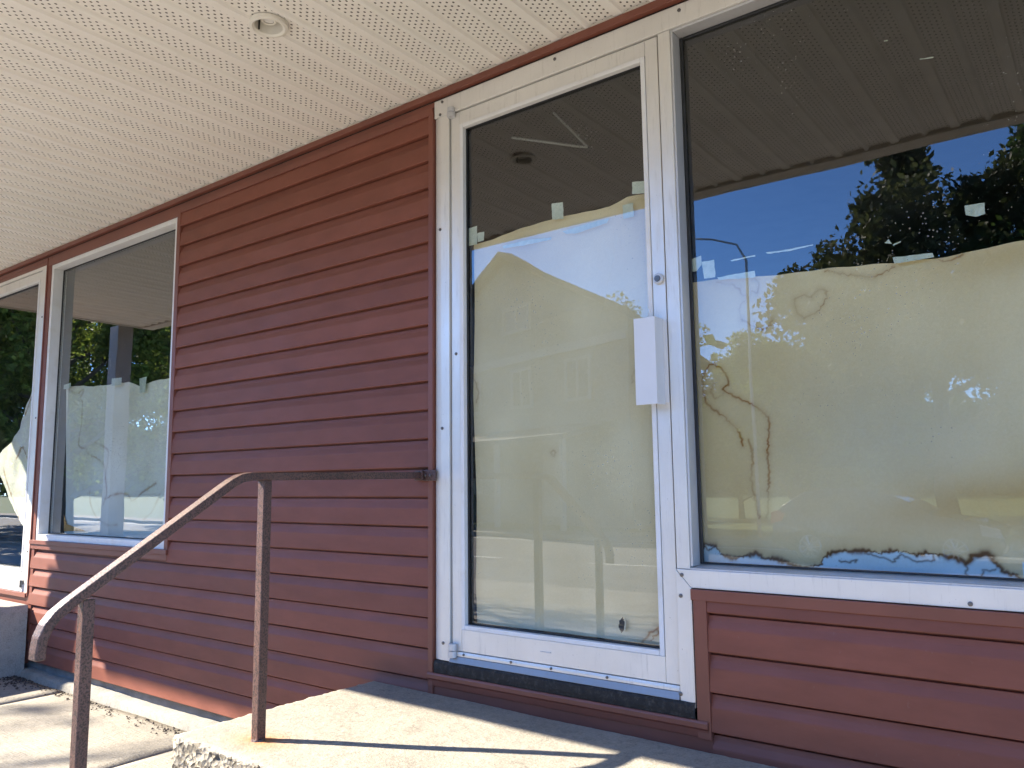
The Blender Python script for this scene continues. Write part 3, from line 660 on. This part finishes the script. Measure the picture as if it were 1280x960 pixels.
# ------------------------------------------------------------ paper behind the glass
def vnoise(x, z, seed, freqs=((3, 1), (7, .5), (15, .25))):
    r = np.random.default_rng(seed); out = np.zeros_like(x)
    for f, a in freqs:
        for _ in range(3):
            th = r.uniform(0, 6.28); out += a/3*np.sin(2*math.pi*f*(x*math.cos(th)+z*math.sin(th))/2 + r.uniform(0, 6.28))
    return out
def seg_dist(X, Z, poly):
    d = np.full(X.shape, 1e9)
    for (ax, az), (bx_, bz) in zip(poly, poly[1:]):
        vx, vz = bx_-ax, bz-az; L = vx*vx+vz*vz+1e-12
        t = np.clip(((X-ax)*vx+(Z-az)*vz)/L, 0, 1)
        d = np.minimum(d, np.hypot(X-(ax+t*vx), Z-(az+t*vz)))
    return d
def smooth_line(poly):
    P = [np.array(p) for p in poly]
    if len(P) < 3: return poly
    P = [2*P[0]-P[1]]+P+[2*P[-1]-P[-2]]; out = []
    for i in range(1, len(P)-2):
        for t in (0, .25, .5, .75):
            a, b, c, d = P[i-1:i+3]; out.append(tuple(.5*((2*b)+(c-a)*t+(2*a-5*b+4*c-d)*t*t+(3*b-a-3*c+d)*t**3)))
    return out+[tuple(P[-2])]
def wiggle(poly, amp, step, seed, smooth=False):
    if smooth: poly = smooth_line(poly)
    r = np.random.default_rng(seed); out = []
    for (ax, az), (bx_, bz) in zip(poly, poly[1:]):
        n = max(1, int(math.hypot(bx_-ax, bz-az)/step))
        for q in range(n):
            t = q/n; out.append((ax+(bx_-ax)*t+r.normal(0, amp), az+(bz-az)*t+r.normal(0, amp)))
    out.append(poly[-1]); return out
KRAFT = np.array((.78, .645, .40)); STAIN = np.array((.15, .065, .02)); BLUE = np.array((.56, .73, .86)); PALE = np.array((.86, .85, .74))  # BLUE: whitish bleached paper with the sky's blue reflection painted into it
def paper(name, label, x0, x1, zbot, top, y, stains, res=.003, base=KRAFT, seed=1, wave=.004, left=None, colour=None, lw=.0019, mask=None):
    tx = np.array([p[0] for p in top]); tz = np.array([p[1] for p in top])
    nx = int((x1-x0)/res); nz = int((tz.max()-zbot)/res)
    u = np.linspace(0, 1, nx+1); w = np.linspace(0, 1, nz+1)
    U, Wv = np.meshgrid(u, w)
    X = x0+(x1-x0)*U
    if left is not None:
        zz = zbot+(tz.max()-zbot)*Wv
        lx = np.interp(zz, [p[1] for p in left][::-1], [p[0] for p in left][::-1]); X = lx+(x1-lx)*U
    T = np.interp(X, tx, tz) + .003*vnoise(X, X*0, seed+9, ((9, 1), (22, .6)))
    Z = zbot+(T-zbot)*Wv
    Y = y + wave*vnoise(X, Z, seed) + wave*.5*vnoise(X*1.5, Z*.5, seed+3)
    for q in range(5):
        th = rng.uniform(0, 3.14); d0 = (X-rng.uniform(x0, x1))*math.cos(th)+(Z-rng.uniform(zbot, tz.max()))*math.sin(th); Y = Y - .0022*np.exp(-np.abs(d0)/.012)*np.clip(vnoise(X, Z, seed+70+q, ((1.1, 1), (2.3, .5)))+.2, 0, 1)
    Y = np.maximum(Y, y-.012)
    C = np.zeros(X.shape+(3,)) + base
    n1 = vnoise(X, Z, seed+20, ((1.2, 1), (3, .6), (8, .3)))[..., None]
    C *= 1+.15*n1*np.array((.8, 1.0, 1.5))
    if colour: C = colour(X, Z, C)
    for i, (a, poly) in enumerate(stains):
        d = seg_dist(X, Z, wiggle(poly, .0019, .005, seed*50+i, True))
        k = min(1, a*1.1)*np.clip(.8+.8*vnoise(X, Z, seed+60+i, ((9, 1), (25, .7))), .25, 1.2)*np.exp(-(d/(lw*(1.2+.7*vnoise(X, Z, seed+40+i, ((14, 1), (40, .6))))))**2)
        halo = .26*a*np.exp(-(d/.013)**2)
        k = np.clip(k+halo, 0, 1)[..., None]
        C = C*(1-k)+STAIN*k*np.array((1.9, 1.6, .9))
    me = bpy.data.meshes.new(name)
    co = np.stack([X, Y, Z], -1).reshape(-1, 3); n = nx+1
    ii, jj = np.meshgrid(np.arange(nx), np.arange(nz)); a = (jj*n+ii)
    keep = np.ones(a.shape, bool)
    if mask is not None: keep = ~mask((X[:-1, :-1]+X[1:, 1:])/2, (Z[:-1, :-1]+Z[1:, 1:])/2)
    a = a[keep].ravel()
    fc = np.stack([a, a+1, a+n+1, a+n], -1)
    me.vertices.add(len(co)); me.vertices.foreach_set('co', co.ravel())
    me.loops.add(fc.size); me.loops.foreach_set('vertex_index', fc.ravel())
    me.polygons.add(len(fc)); me.polygons.foreach_set('loop_start', np.arange(len(fc))*4); me.polygons.foreach_set('loop_total', np.full(len(fc), 4))
    me.update(); me.polygons.foreach_set('use_smooth', np.ones(len(fc), bool))
    at = me.color_attributes.new('stain', 'FLOAT_COLOR', 'POINT')
    at.data.foreach_set('color', np.concatenate([np.clip(C, 0, 1).reshape(-1, 3), np.ones((len(co), 1))], 1).ravel())
    o = link(name, me, PAPER); tag(o, label, 'paper', 'paper sheets taped inside the glass')
    return o
def in_poly(X, Z, poly):
    c = np.zeros(X.shape, bool); n = len(poly)
    for i in range(n):
        (ax, az), (bx_, bz) = poly[i], poly[i-1]
        c ^= ((az > Z) != (bz > Z)) & (X < (bx_-ax)*(Z-az)/(bz-az+1e-12)+ax)
    return c
# display window sheet
def col_rw(X, Z, C):
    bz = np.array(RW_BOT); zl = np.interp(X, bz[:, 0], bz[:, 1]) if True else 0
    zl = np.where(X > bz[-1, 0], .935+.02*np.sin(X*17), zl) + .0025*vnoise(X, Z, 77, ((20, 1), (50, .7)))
    g = .9*np.exp(-((Z-.985-.22*np.clip(X+.75, 0, 1.5)-.02*np.sin(X*11))/.075)**2)*np.clip((X+.72)*2.5, 0, 1) + .45*np.exp(-((X+.93)/.06)**2-((Z-1.05)/.16)**2) + .35*np.exp(-((Z-1.72)/.05)**2)*np.clip((X+.55)*3, 0, 1)
    g = np.clip(g + .25*np.clip(vnoise(X, Z, 55, ((1.0, 1), (2.2, .6))), 0, 1), 0, 1)[..., None]
    C = C*(1-g)+np.array((.60, .40, .15))*g
    p = np.clip(.6*np.exp(-(((X+.5)/.32)**2+((Z-1.28)/.20)**2)), 0, 1)[..., None]
    C = C*(1-p)+np.array((.58, .55, .44))*p
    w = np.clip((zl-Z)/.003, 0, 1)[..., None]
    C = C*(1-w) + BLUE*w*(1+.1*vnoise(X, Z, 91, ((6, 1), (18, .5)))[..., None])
    d = seg_dist(X, Z, wiggle(RW_BOT, .0022, .005, 12))
    k = np.clip(np.exp(-(d/(.0040*(1.1+1.2*np.clip(vnoise(X, Z, 13, ((12, 1), (33, .8))), -.7, 1))))**2)*1.1, 0, 1)[..., None]
    hb = (.45*np.exp(-(d/.02)**2)*(Z > zl))[..., None]; C = C*(1-hb)+np.array((.50, .36, .18))*hb
    C = C*(1-k)+np.array((.15, .075, .032))*k
    for i, (a, poly) in enumerate(RW_BS):
        d = seg_dist(X, Z, wiggle(poly, .002, .005, 130+i)); k = (a*np.exp(-(d/.0026)**2))[..., None]; C = C*(1-k)+np.array((.075, .045, .028))*k
    return C
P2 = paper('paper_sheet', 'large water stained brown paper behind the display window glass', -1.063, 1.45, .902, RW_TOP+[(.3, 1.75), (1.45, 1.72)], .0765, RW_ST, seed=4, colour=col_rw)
hole = DP_HOLE
def col_door(X, Z, C):
    p = np.clip((.74-Z)/.10, 0, 1)[..., None]*.65
    C = C*(1-p)+np.array((.72, .70, .60))*p
    q = np.clip(vnoise(X, Z, 31, ((1.4, 1), (4, .5)))*.5, 0, .5)[..., None]
    return C*(1-q)+np.array((.60, .49, .32))*q
P1 = paper('paper_sheet', 'plain brown paper with a small hole behind the main door glass', -1.965, -1.178, .640, DP_TOP, .040, DP_ST, seed=6, colour=col_door, left=[(-1.958, 2.2), (-1.955, 1.9), (-1.962, 1.5), (-1.950, 1.25), (-1.946, 1.1), (-1.957, .8), (-1.950, .63)], mask=lambda X, Z: in_poly(X, Z, hole))
hx = [p[0] for p in hole]; hz = [p[1] for p in hole]
MB().poly([(max(hx)-.001, .040, min(hz)+.004), (max(hx)+.012, .026, min(hz)+.02), (max(hx)+.013, .027, max(hz)-.014), (max(hx), .040, max(hz)-.001)], [(0, 1, 2, 3)]).build('torn_flap', simple('paper_back', (.62, .55, .42), .8), P1)
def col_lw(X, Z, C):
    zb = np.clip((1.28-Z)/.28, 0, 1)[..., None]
    C = C*(1-zb*.7)+np.array((.66, .76, .80))*zb*.7  # bluer towards the bottom: reflected sky put into the paper colour
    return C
P3 = paper('paper_sheet', 'pale wrinkled paper with branching stains in the small window', -5.50, -4.075, .868, LW_TOP+[(-4.07, 1.765)], .082, [(a*.6, p) for a, p in LW_ST], seed=9, base=PALE*1.10, colour=col_lw, lw=.0045, left=LW_EDGE)
def notscrap(X, Z): return ~in_poly(X, Z, LD_SCRAP)
P4 = paper('paper_sheet', 'torn scrap of pale paper clinging inside the second glass door', -6.46, -5.80, .848, [(-6.5, 1.83), (-5.7, 1.83)], .040, [(.6, [(-5.92, 1.78), (-5.95, 1.70), (-5.99, 1.66)]), (.5, [(-6.30, 1.30), (-6.2, 1.16), (-6.0, .95)]), (.5, [(-6.1, 1.36), (-6.02, 1.44), (-5.93, 1.36)])], seed=11, base=np.array((.84, .82, .74)), wave=.012, mask=notscrap, lw=.006)
# brown corner of the small window's sheet
MB().poly([(x, .079, z) for x, z in LW_CORNER], [(0, 1, 2, 3)]).build('curled_corner', simple('kraft_corner', (.62, .33, .09), .8, var=.2, scale=20), P3)
def tape(poly, y, parent, mat=TAPE):
    c = wiggle(poly+[poly[0]], .0005, .01, len(poly)+int(abs(poly[0][0])*997) % 50)[:-1]
    n = len(c); vs = [(x, y, z) for x, z in c]+[(x, y+.0006, z) for x, z in c]
    MB().poly(vs, [tuple(range(n)), tuple(range(2*n-1, n-1, -1))]+[(i, n+i, n+(i+1) % n, (i+1) % n) for i in range(n)]).build('tape_strip', mat, parent)
for q, p in enumerate(TAPE_DOOR): tape(p, .0262+.0002*q, P1)
for q, p in enumerate(TAPE_RW): tape(p, .0615+.0002*q, P2)
tape([(-5.50, 1.80), (-5.40, 1.80), (-5.40, 1.835), (-5.50, 1.83)], .0645, P3); tape([(-4.86, 1.77), (-4.74, 1.765), (-4.74, 1.81), (-4.86, 1.815)], .0647, P3); tape([(-4.52, 1.70), (-4.46, 1.70), (-4.45, 1.79), (-4.53, 1.785)], .0649, P3)

# ------------------------------------------------------------ litter
def leafthing(x, y, z, s, rz, col, label):
    pts = [(0, -.5), (.18, -.28), (.42, -.2), (.3, .02), (.5, .22), (.2, .25), (0, .55), (-.2, .25), (-.5, .22), (-.3, .02), (-.42, -.2), (-.18, -.28)]
    vs = [(0, 0, .10*s)]+[(px*s, py*s, (.18*abs(px)+.10*(py**2))*s+.002) for px, py in pts]
    o = MB().poly(vs, [(0, i+1, (i+1) % 12+1) for i in range(12)]).tube([(0, -.45*s, .01*s), (0, -.75*s, .02*s), (.08*s, -.95*s, .06*s)], .012*s, 5).build('fallen_leaf', simple('dry_leaf', col, .7, var=.25, scale=60), None, loc=(x, y, z))
    o.rotation_euler.z = rz; tag(o, label, 'leaf', 'fallen leaves on the pavement'); return o
leafthing(-2.36, -1.16, .004, .05, .6, (.55, .16, .03), 'orange dry leaf beside the foot of the outer railing post')
leafthing(-4.62, -.115, .004, .04, 2.1, (.36, .15, .05), 'brown leaf on pavement against the footing of the siding')
leafthing(-4.9, -.72, .004, .035, 1.0, (.05, .035, .025), 'dark shrivelled leaf in the shade of the block step')
deb = MB(); r = random.Random(4)
for i in range(420):
    t = r.random(); 
    if i < 220: x, y = -5.5+r.gauss(0, .14)+.1*t, -.12+r.gauss(0, .09)
    else: x, y = r.uniform(-5.2, -2.6), -.10-abs(r.gauss(0, .04))
    if y > -.085: y = -.09-abs(r.gauss(0, .04))
    if x < -5.58: x = -5.57+abs(r.gauss(0, .05))
    s = r.uniform(.003, .010); a = r.uniform(0, 3)
    deb.poly([(x+s*math.cos(a), y+s*math.sin(a), .002), (x+s*math.cos(a+2.1), y+s*math.sin(a+2.1), .002), (x+s*math.cos(a+4.2), y+s*math.sin(a+4.2), .002), (x, y, .004+s*.7)], [(0, 1, 3), (1, 2, 3), (2, 0, 3), (0, 2, 1)])
tag(deb.build('debris', simple('debris_brown', (.06, .045, .035), .9, var=.5, scale=40)), 'dark crumbs and grit swept against the wall foot', 'debris', kind='stuff')

# ------------------------------------------------------------ across the street (seen in the panes)
def pt(s, t, z):      # house-local: s along gable front, t depth away from the street
    return (s, -t, z)
HS = empty('gabled_house', 'gabled house across the street mirrored in the main door glass', 'house', (-18.34, -21.64, -.3), math.radians(18))
HW = simple('house_siding', (.24, .225, .20), .8, var=.1, scale=1); HRF = simple('shingles', (.11, .10, .095), .9, var=.25, scale=3, bump=.4)
HT = simple('house_trim', (.40, .385, .35), .6, var=.05); HG = NT('dark_pane').set(color=(.12, .125, .13), rough=.12).m
apz = 10.35; wl_, wr_ = -5.2, 6.6; dep = -3.0; ez = lambda s: apz-.5*abs(s)
MB().prism([(wl_, 0), (wr_, 0), (wr_, ez(wr_)-.25), (0, apz-.25), (wl_, ez(wl_)-.25)], 1, -.25, 0).box(wl_+.01, wr_-.01, dep, -.2501, 0, ez(wr_)-1.9).build('wall', HW, HS)
e_ = [ez(wl_)-.25, ez(wr_)-.25]
rf = MB().poly([(wl_-.5, .45, e_[0]), (0, .45, apz), (wr_+.5, .45, e_[1]), (wl_-.5, dep-.4, e_[0]), (0, -.2, apz), (wr_+.5, dep-.4, e_[1]-1.5), (wl_-.5, .45, e_[0]-.18), (0, .45, apz-.2), (wr_+.5, .45, e_[1]-.18), (wl_-.5, dep-.4, e_[0]-.18), (0, -.2, apz-.2), (wr_+.5, dep-.4, e_[1]-1.68)],
    [(0, 1, 4, 3), (1, 2, 5, 4), (3, 4, 5), (6, 9, 10, 7), (7, 10, 11, 8), (9, 11, 10), (0, 6, 7, 1), (1, 7, 8, 2), (2, 8, 11, 5), (5, 11, 9, 3), (3, 9, 6, 0)]).build('roof', HRF, HS)
def hwin(s0, s1, z0, z1):
    w = framed(HS, 'window', s0, s1, z0, z1, .12, .02, .12, HT, 0)
    MB().box(s0+.125, s1-.125, .03, .06, z0+.125, z1-.125).build('window_pane', HG, HS); bx('window_bar', HT, HS, (s0+s1)/2-.04, (s0+s1)/2+.04, .062, .11, z0+.13, z1-.13, 0)
hwin(-.3, 1.5, 7.1, 8.15); hwin(-3.2, -1.9, 4.2, 5.7); hwin(.3, 1.6, 4.2, 5.7); hwin(3.5, 4.9, 4.2, 5.7)
MB().prism([(.02, 3.4), (2.2, 2.9), (2.2, 2.75), (.02, 3.2)], 0, wl_, 6.0).build('porch_roof', HRF, HS)
bx('eave_band', HT, HS, wl_, wr_, .02, .10, 5.95, 6.25, 0)
for s in (-4.9, -1.5, 2.0, 5.6): bx('porch_post', HT, HS, s, s+.16, 1.9, 2.06, 0, 2.82, 0)
bx('house_door', HT, HS, 2.2, 3.2, .02, .09, .3, 2.5, 0)
hwin(-3.6, -1.8, 1.0, 2.5)

# ---- trees
def tree_meshes(seed, height, spread, crown0, nleaf, leaf, mat_leaf, bare=0.0, limbs=9, trunk_r=.22):
    r = random.Random(seed); tb = MB(); tips = []
    top = height*.72
    pts = [(0, 0, 0)]; 
    for k in range(1, 7): pts.append((pts[-1][0]+r.gauss(0, .12), pts[-1][1]+r.gauss(0, .12), top*k/6))
    tb.tube(pts, [trunk_r*(1-.82*k/6) for k in range(7)], 9)
    def at(t):
        q = t*6; i = min(5, int(q)); f = q-i; a, b = Vector(pts[i]), Vector(pts[i+1]); return a.lerp(b, f)
    for i in range(limbs):
        t = crown0/top + (1-crown0/top)*((i+.3)/limbs); p = at(min(1, t)); ang = i*2.4+r.uniform(-.4, .4)
        L = spread*(1.0-.55*max(0, t-.35))*r.uniform(.8, 1.1)
        d = Vector((math.cos(ang), math.sin(ang), r.uniform(.25, .7))).normalized(); c = [p]
        for k in range(5):
            d = (d+Vector((r.gauss(0, .16), r.gauss(0, .16), r.gauss(.05, .1)))).normalized(); c.append(c[-1]+d*L/5)
        r0 = trunk_r*.42*(1-.4*t)
        tb.tube(c, [r0*(1-.8*k/5) for k in range(6)], 6)
        for k in range(2, 6):
            for s in range(3):
                d2 = (d+Vector((r.gauss(0, .7), r.gauss(0, .7), r.gauss(.1, .5)))).normalized(); L2 = L*r.uniform(.18, .4)
                e = [c[k], c[k]+d2*L2*.5+Vector((0, 0, r.uniform(-.05, .1))), c[k]+d2*L2]
                tb.tube(e, [r0*.28, r0*.18, r0*.06], 5); tips += [(e[1], L2*.45), (e[2], L2*.5)]
                for s2 in range(2):
                    d3 = (d2+Vector((r.gauss(0, .7), r.gauss(0, .7), r.gauss(0, .5)))).normalized(); e3 = [e[1], e[1]+d3*L2*.6]
                    tb.tube(e3, [r0*.12, r0*.04], 4); tips.append((e3[1], L2*.45))
    tips = [t for t in tips if r.random() > bare]
    g = np.random.default_rng(seed); n = nleaf
    if n:
        idx = g.integers(0, len(tips), n); cen = np.array([tuple(tips[i][0]) for i in idx]); rad = np.array([max(.25, tips[i][1]) for i in idx])
        off = g.normal(0, 1, (n, 3)); off /= np.linalg.norm(off, axis=1)[:, None]; off *= (g.random(n)**.5)[:, None]*rad[:, None]
        c = cen+off; a = g.normal(0, 1, (n, 3)); a /= np.linalg.norm(a, axis=1)[:, None]; b = np.cross(a, g.normal(0, 1, (n, 3))); b /= np.linalg.norm(b, axis=1)[:, None]
        s = leaf*g.uniform(.6, 1.3, (n, 1))
        V = np.stack([c-a*s, c+b*s*.55, c+a*s, c-b*s*.55], 1).reshape(-1, 3)
        me = bpy.data.meshes.new('crown'); me.vertices.add(4*n); me.vertices.foreach_set('co', V.ravel())
        me.loops.add(4*n); me.loops.foreach_set('vertex_index', np.arange(4*n)); me.polygons.add(n)
        me.polygons.foreach_set('loop_start', np.arange(n)*4); me.polygons.foreach_set('loop_total', np.full(n, 4)); me.update()
        me.materials.append(mat_leaf)
    else: me = None
    return tb.mesh('trunk', smooth=True), me
def tree(name, label, meshes, loc, rz=0, s=1.0, group='trees across and along the street'):
    e = empty(name, label, 'tree', loc, rz, group); e.scale = (s, s, s)
    link('trunk', meshes[0], BARK, e)
    if meshes[1]: link('crown', meshes[1], None, e)
    return e
T1 = tree_meshes(11, 10.5, 4.6, 1.4, 60000, .095, LEAF_R, .10, 16, .28)
T2 = tree_meshes(23, 12.5, 5.4, 1.2, 70000, .10, LEAF_D, 0, 18, .34)
T3 = tree_meshes(37, 9.5, 4.4, .8, 55000, .09, LEAF_Y, 0, 16, .24)
T4 = tree_meshes(51, 9.0, 3.0, 2.5, 2600, .09, LEAF_Y, .55, 9, .17)
T5 = tree_meshes(64, 11.5, 3.4, 5.8, 500, .07, LEAF_Y, .6, 9, .22)
Yr = lambda yv: 2.36-yv
tree('broadleaf_tree', 'tall tree with turning leaves mirrored in the display window', T1, (-3.5, Yr(23), -.35), .4, 1.04)
tree('broadleaf_tree', 'dark leafy tree behind the parked car', T2, (1.6, Yr(25), -.3), 1.2, .98)
tree('broadleaf_tree', 'yellow green tree beyond the street lamp', T3, (-8.8, Yr(27), -.3), 2.2, .78)
tree('broadleaf_tree', 'small yellow green tree at the corner of the gabled house', T3, (-11.4, Yr(29), -.3), 4.2, .50)
tree('broadleaf_tree', 'broad dark tree between the street lamp and the turning tree', T2, (-6.2, Yr(31), -.2), 3.9, .80)
tree('broadleaf_tree', 'thin half bare tree rising behind the gabled house', T4, (-17.6, Yr(33), -.2), .2, 1.28)
tree('broadleaf_tree', 'sunlit loose tree mirrored in the small side window', T3, (-25.6, Yr(11.2), -.5), 2.9, 1.05)
tree('broadleaf_tree', 'dark tree standing behind the loose sunlit tree', T2, (-33.0, Yr(20.0), -.35), .9, .8)
tree('broadleaf_tree', 'dark tree mirrored in the second glass door', T2, (-34.0, Yr(10.5), -.5), .3, 1.0)
tree('broadleaf_tree', 'yellow green tree farther along the street beyond the porch', T3, (-43.0, Yr(15), -.4), 1.9, 1.3)
tree('broadleaf_tree', 'tall sparse tree whose branch shadows fall on the pavement', T5, (-15.0, -7.9, -.4), 1.0, 1.0)
tree('broadleaf_tree', 'sparse young tree by the road nearer the shop step', T5, (-12.6, -7.9, -.4), 3.3, .96)
tree('broadleaf_tree', 'dark tree at the far end of the lawn', T2, (12.0, Yr(33), 0), 2.0, 1.1)
def woods():
    g = np.random.default_rng(88); n = 60000
    x = g.uniform(-160, 110, n); top = 7+2.2*np.sin(x*.21)+1.6*np.sin(x*.53+1)+1.2*np.sin(x*1.3)
    c = np.stack([x, -62+g.normal(0, 4, n), top*g.random(n)**.7], 1)
    a = g.normal(0, 1, (n, 3)); a /= np.linalg.norm(a, axis=1)[:, None]; b = np.cross(a, g.normal(0, 1, (n, 3))); b /= np.linalg.norm(b, axis=1)[:, None]
    s_ = g.uniform(.4, .95, (n, 1)); V = np.stack([c-a*s_, c+b*s_*.7, c+a*s_, c-b*s_*.7], 1).reshape(-1, 3)
    m_ = bpy.data.meshes.new('far_woods'); m_.from_pydata(V.tolist(), [], np.arange(4*n).reshape(-1, 4).tolist())
    o = link('far_woods', m_, LEAF_D); tag(o, 'distant dark wood closing the view beyond the lawn', 'woods', kind='stuff')
woods()

# ---- street lamp
SL = empty('street_lamp', 'grey street lamp with a bent arm across the road', 'street lamp', (-7.8, Yr(21), -.4))
GAL = simple('pole_paint', (.5, .5, .5), .5)
MB().tube([(0, 0, 0), (0, 0, 4), (0, 0, 7.6), (-.25, .02, 8.1), (-.9, .1, 8.35), (-1.8, .2, 8.5)], [.05, .045, .035, .03, .025, .025], 10).build('pole', GAL, SL, smooth=True)
MB().box(-2.4, -1.75, .10, .36, 8.44, 8.60).build('lamp_head', GAL, SL, .04)

# ---- parked car
CAR = empty('parked_car', 'dark grey hatchback parked across the road facing away from the house', 'car', (-5.95, -15.2, -.50))
CP = NT('car_paint').set(color=(.035, .042, .05), rough=.18, metal=.3).m
CP.node_tree.nodes['Principled BSDF'].inputs['Coat Weight'].default_value = .8
prof = [(.02, .35), (0, .62), (.06, .92), (.22, 1.12), (.62, 1.40), (1.15, 1.50), (1.9, 1.47), (2.5, 1.28), (3.05, .98), (3.75, .88), (4.15, .72), (4.22, .45), (4.12, .26), (3.75, .24), (.35, .24)]
cb = MB(); nn = len(prof)
for j, (yy, sc_, up) in enumerate(((-.86, .985, 0), (-.80, 1, 0), (0, 1, .02), (.80, 1, 0), (.86, .985, 0))):
    for x, z in prof:
        ins = .16*max(0, (z-.95)/.55) if abs(yy) > .5 else 0
        cb.v.append((2.11+(x-2.11)*sc_, yy*(1-ins/ .86) if abs(yy) > .5 else yy, z+up*(z > .9)))
for j in range(4):
    for q in range(nn): cb.f.append((j*nn+q, j*nn+(q+1) % nn, (j+1)*nn+(q+1) % nn, (j+1)*nn+q))
cb.f += [tuple(range(nn))[::-1], tuple(range(4*nn, 5*nn))]
cb.build('body', CP, CAR, .03, smooth=True)
CG = NT('car_glass').set(color=(.02, .025, .03), rough=.05).m
for sgn in (-1, 1):
    yb, yt = .872*sgn, .735*sgn
    for pts in ([(.55, 1.02), (.78, 1.36), (1.2, 1.42), (1.2, 1.0)], [(1.26, 1.0), (1.26, 1.42), (1.9, 1.39), (2.1, 1.33), (2.1, .98)], [(2.16, .98), (2.16, 1.31), (2.4, 1.23), (2.8, .98)]):
        f_ = lambda z: (.874-.155*(z-.95)/.55)*sgn
        vs = [(x, f_(z), z) for x, z in pts]+[(x, f_(z)-.02*sgn, z) for x, z in pts]; n = len(pts)
        MB().poly(vs, [tuple(range(n)), tuple(range(2*n-1, n-1, -1))]+[(i, (i+1) % n, n+(i+1) % n, n+i) for i in range(n)]).build('side_window', CG, CAR)
TY = simple('tyre_rubber', (.015, .015, .015), .85); RM = simple('alloy', (.62, .62, .62), .25, metal=.8)
for x in (.78, 3.38):
    for sgn in (-1, 1):
        w = MB(); w.tube([(x, .70*sgn, .32), (x, .885*sgn, .32)], [.32, .32], 28); wo = w.build('wheel', TY, CAR)
        rm = MB()
        for k in range(10):
            a = 2*math.pi*k/10; rm.tube([(x+.04*math.cos(a), .892*sgn, .32+.04*math.sin(a)), (x+.20*math.cos(a), .890*sgn, .32+.20*math.sin(a))], .018, 5)
        rm.tube([(x, .884*sgn, .32), (x, .9*sgn, .32)], .05, 12)
        for k in range(24):
            a, b_ = 2*math.pi*k/24, 2*math.pi*(k+1)/24; rm.tube([(x+.21*math.cos(a), .888*sgn, .32+.21*math.sin(a)), (x+.21*math.cos(b_), .888*sgn, .32+.21*math.sin(b_))], .016, 4)
        rm.build('rim', RM, wo)
TLm = NT('tail_lamp_lens').set(color=(.55, .03, .02), rough=.15).m
for sgn in (-1, 1):
    MB().prism([(.0, .74), (.02, .98), (.14, 1.02), (.30, .96), (.22, .80)], 1, min(.80*sgn, .885*sgn), max(.80*sgn, .885*sgn)).build('tail_lamp', TLm, CAR, .01)
    MB().prism([(3.85, .62), (4.19, .58), (4.12, .74), (3.82, .83)], 1, min(.78*sgn, .878*sgn), max(.78*sgn, .878*sgn)).build('headlight', HT, CAR, .01)
MB().box(-.03, .06, -.80, .80, .36, .56).build('rear_bumper', CP, CAR, .025)
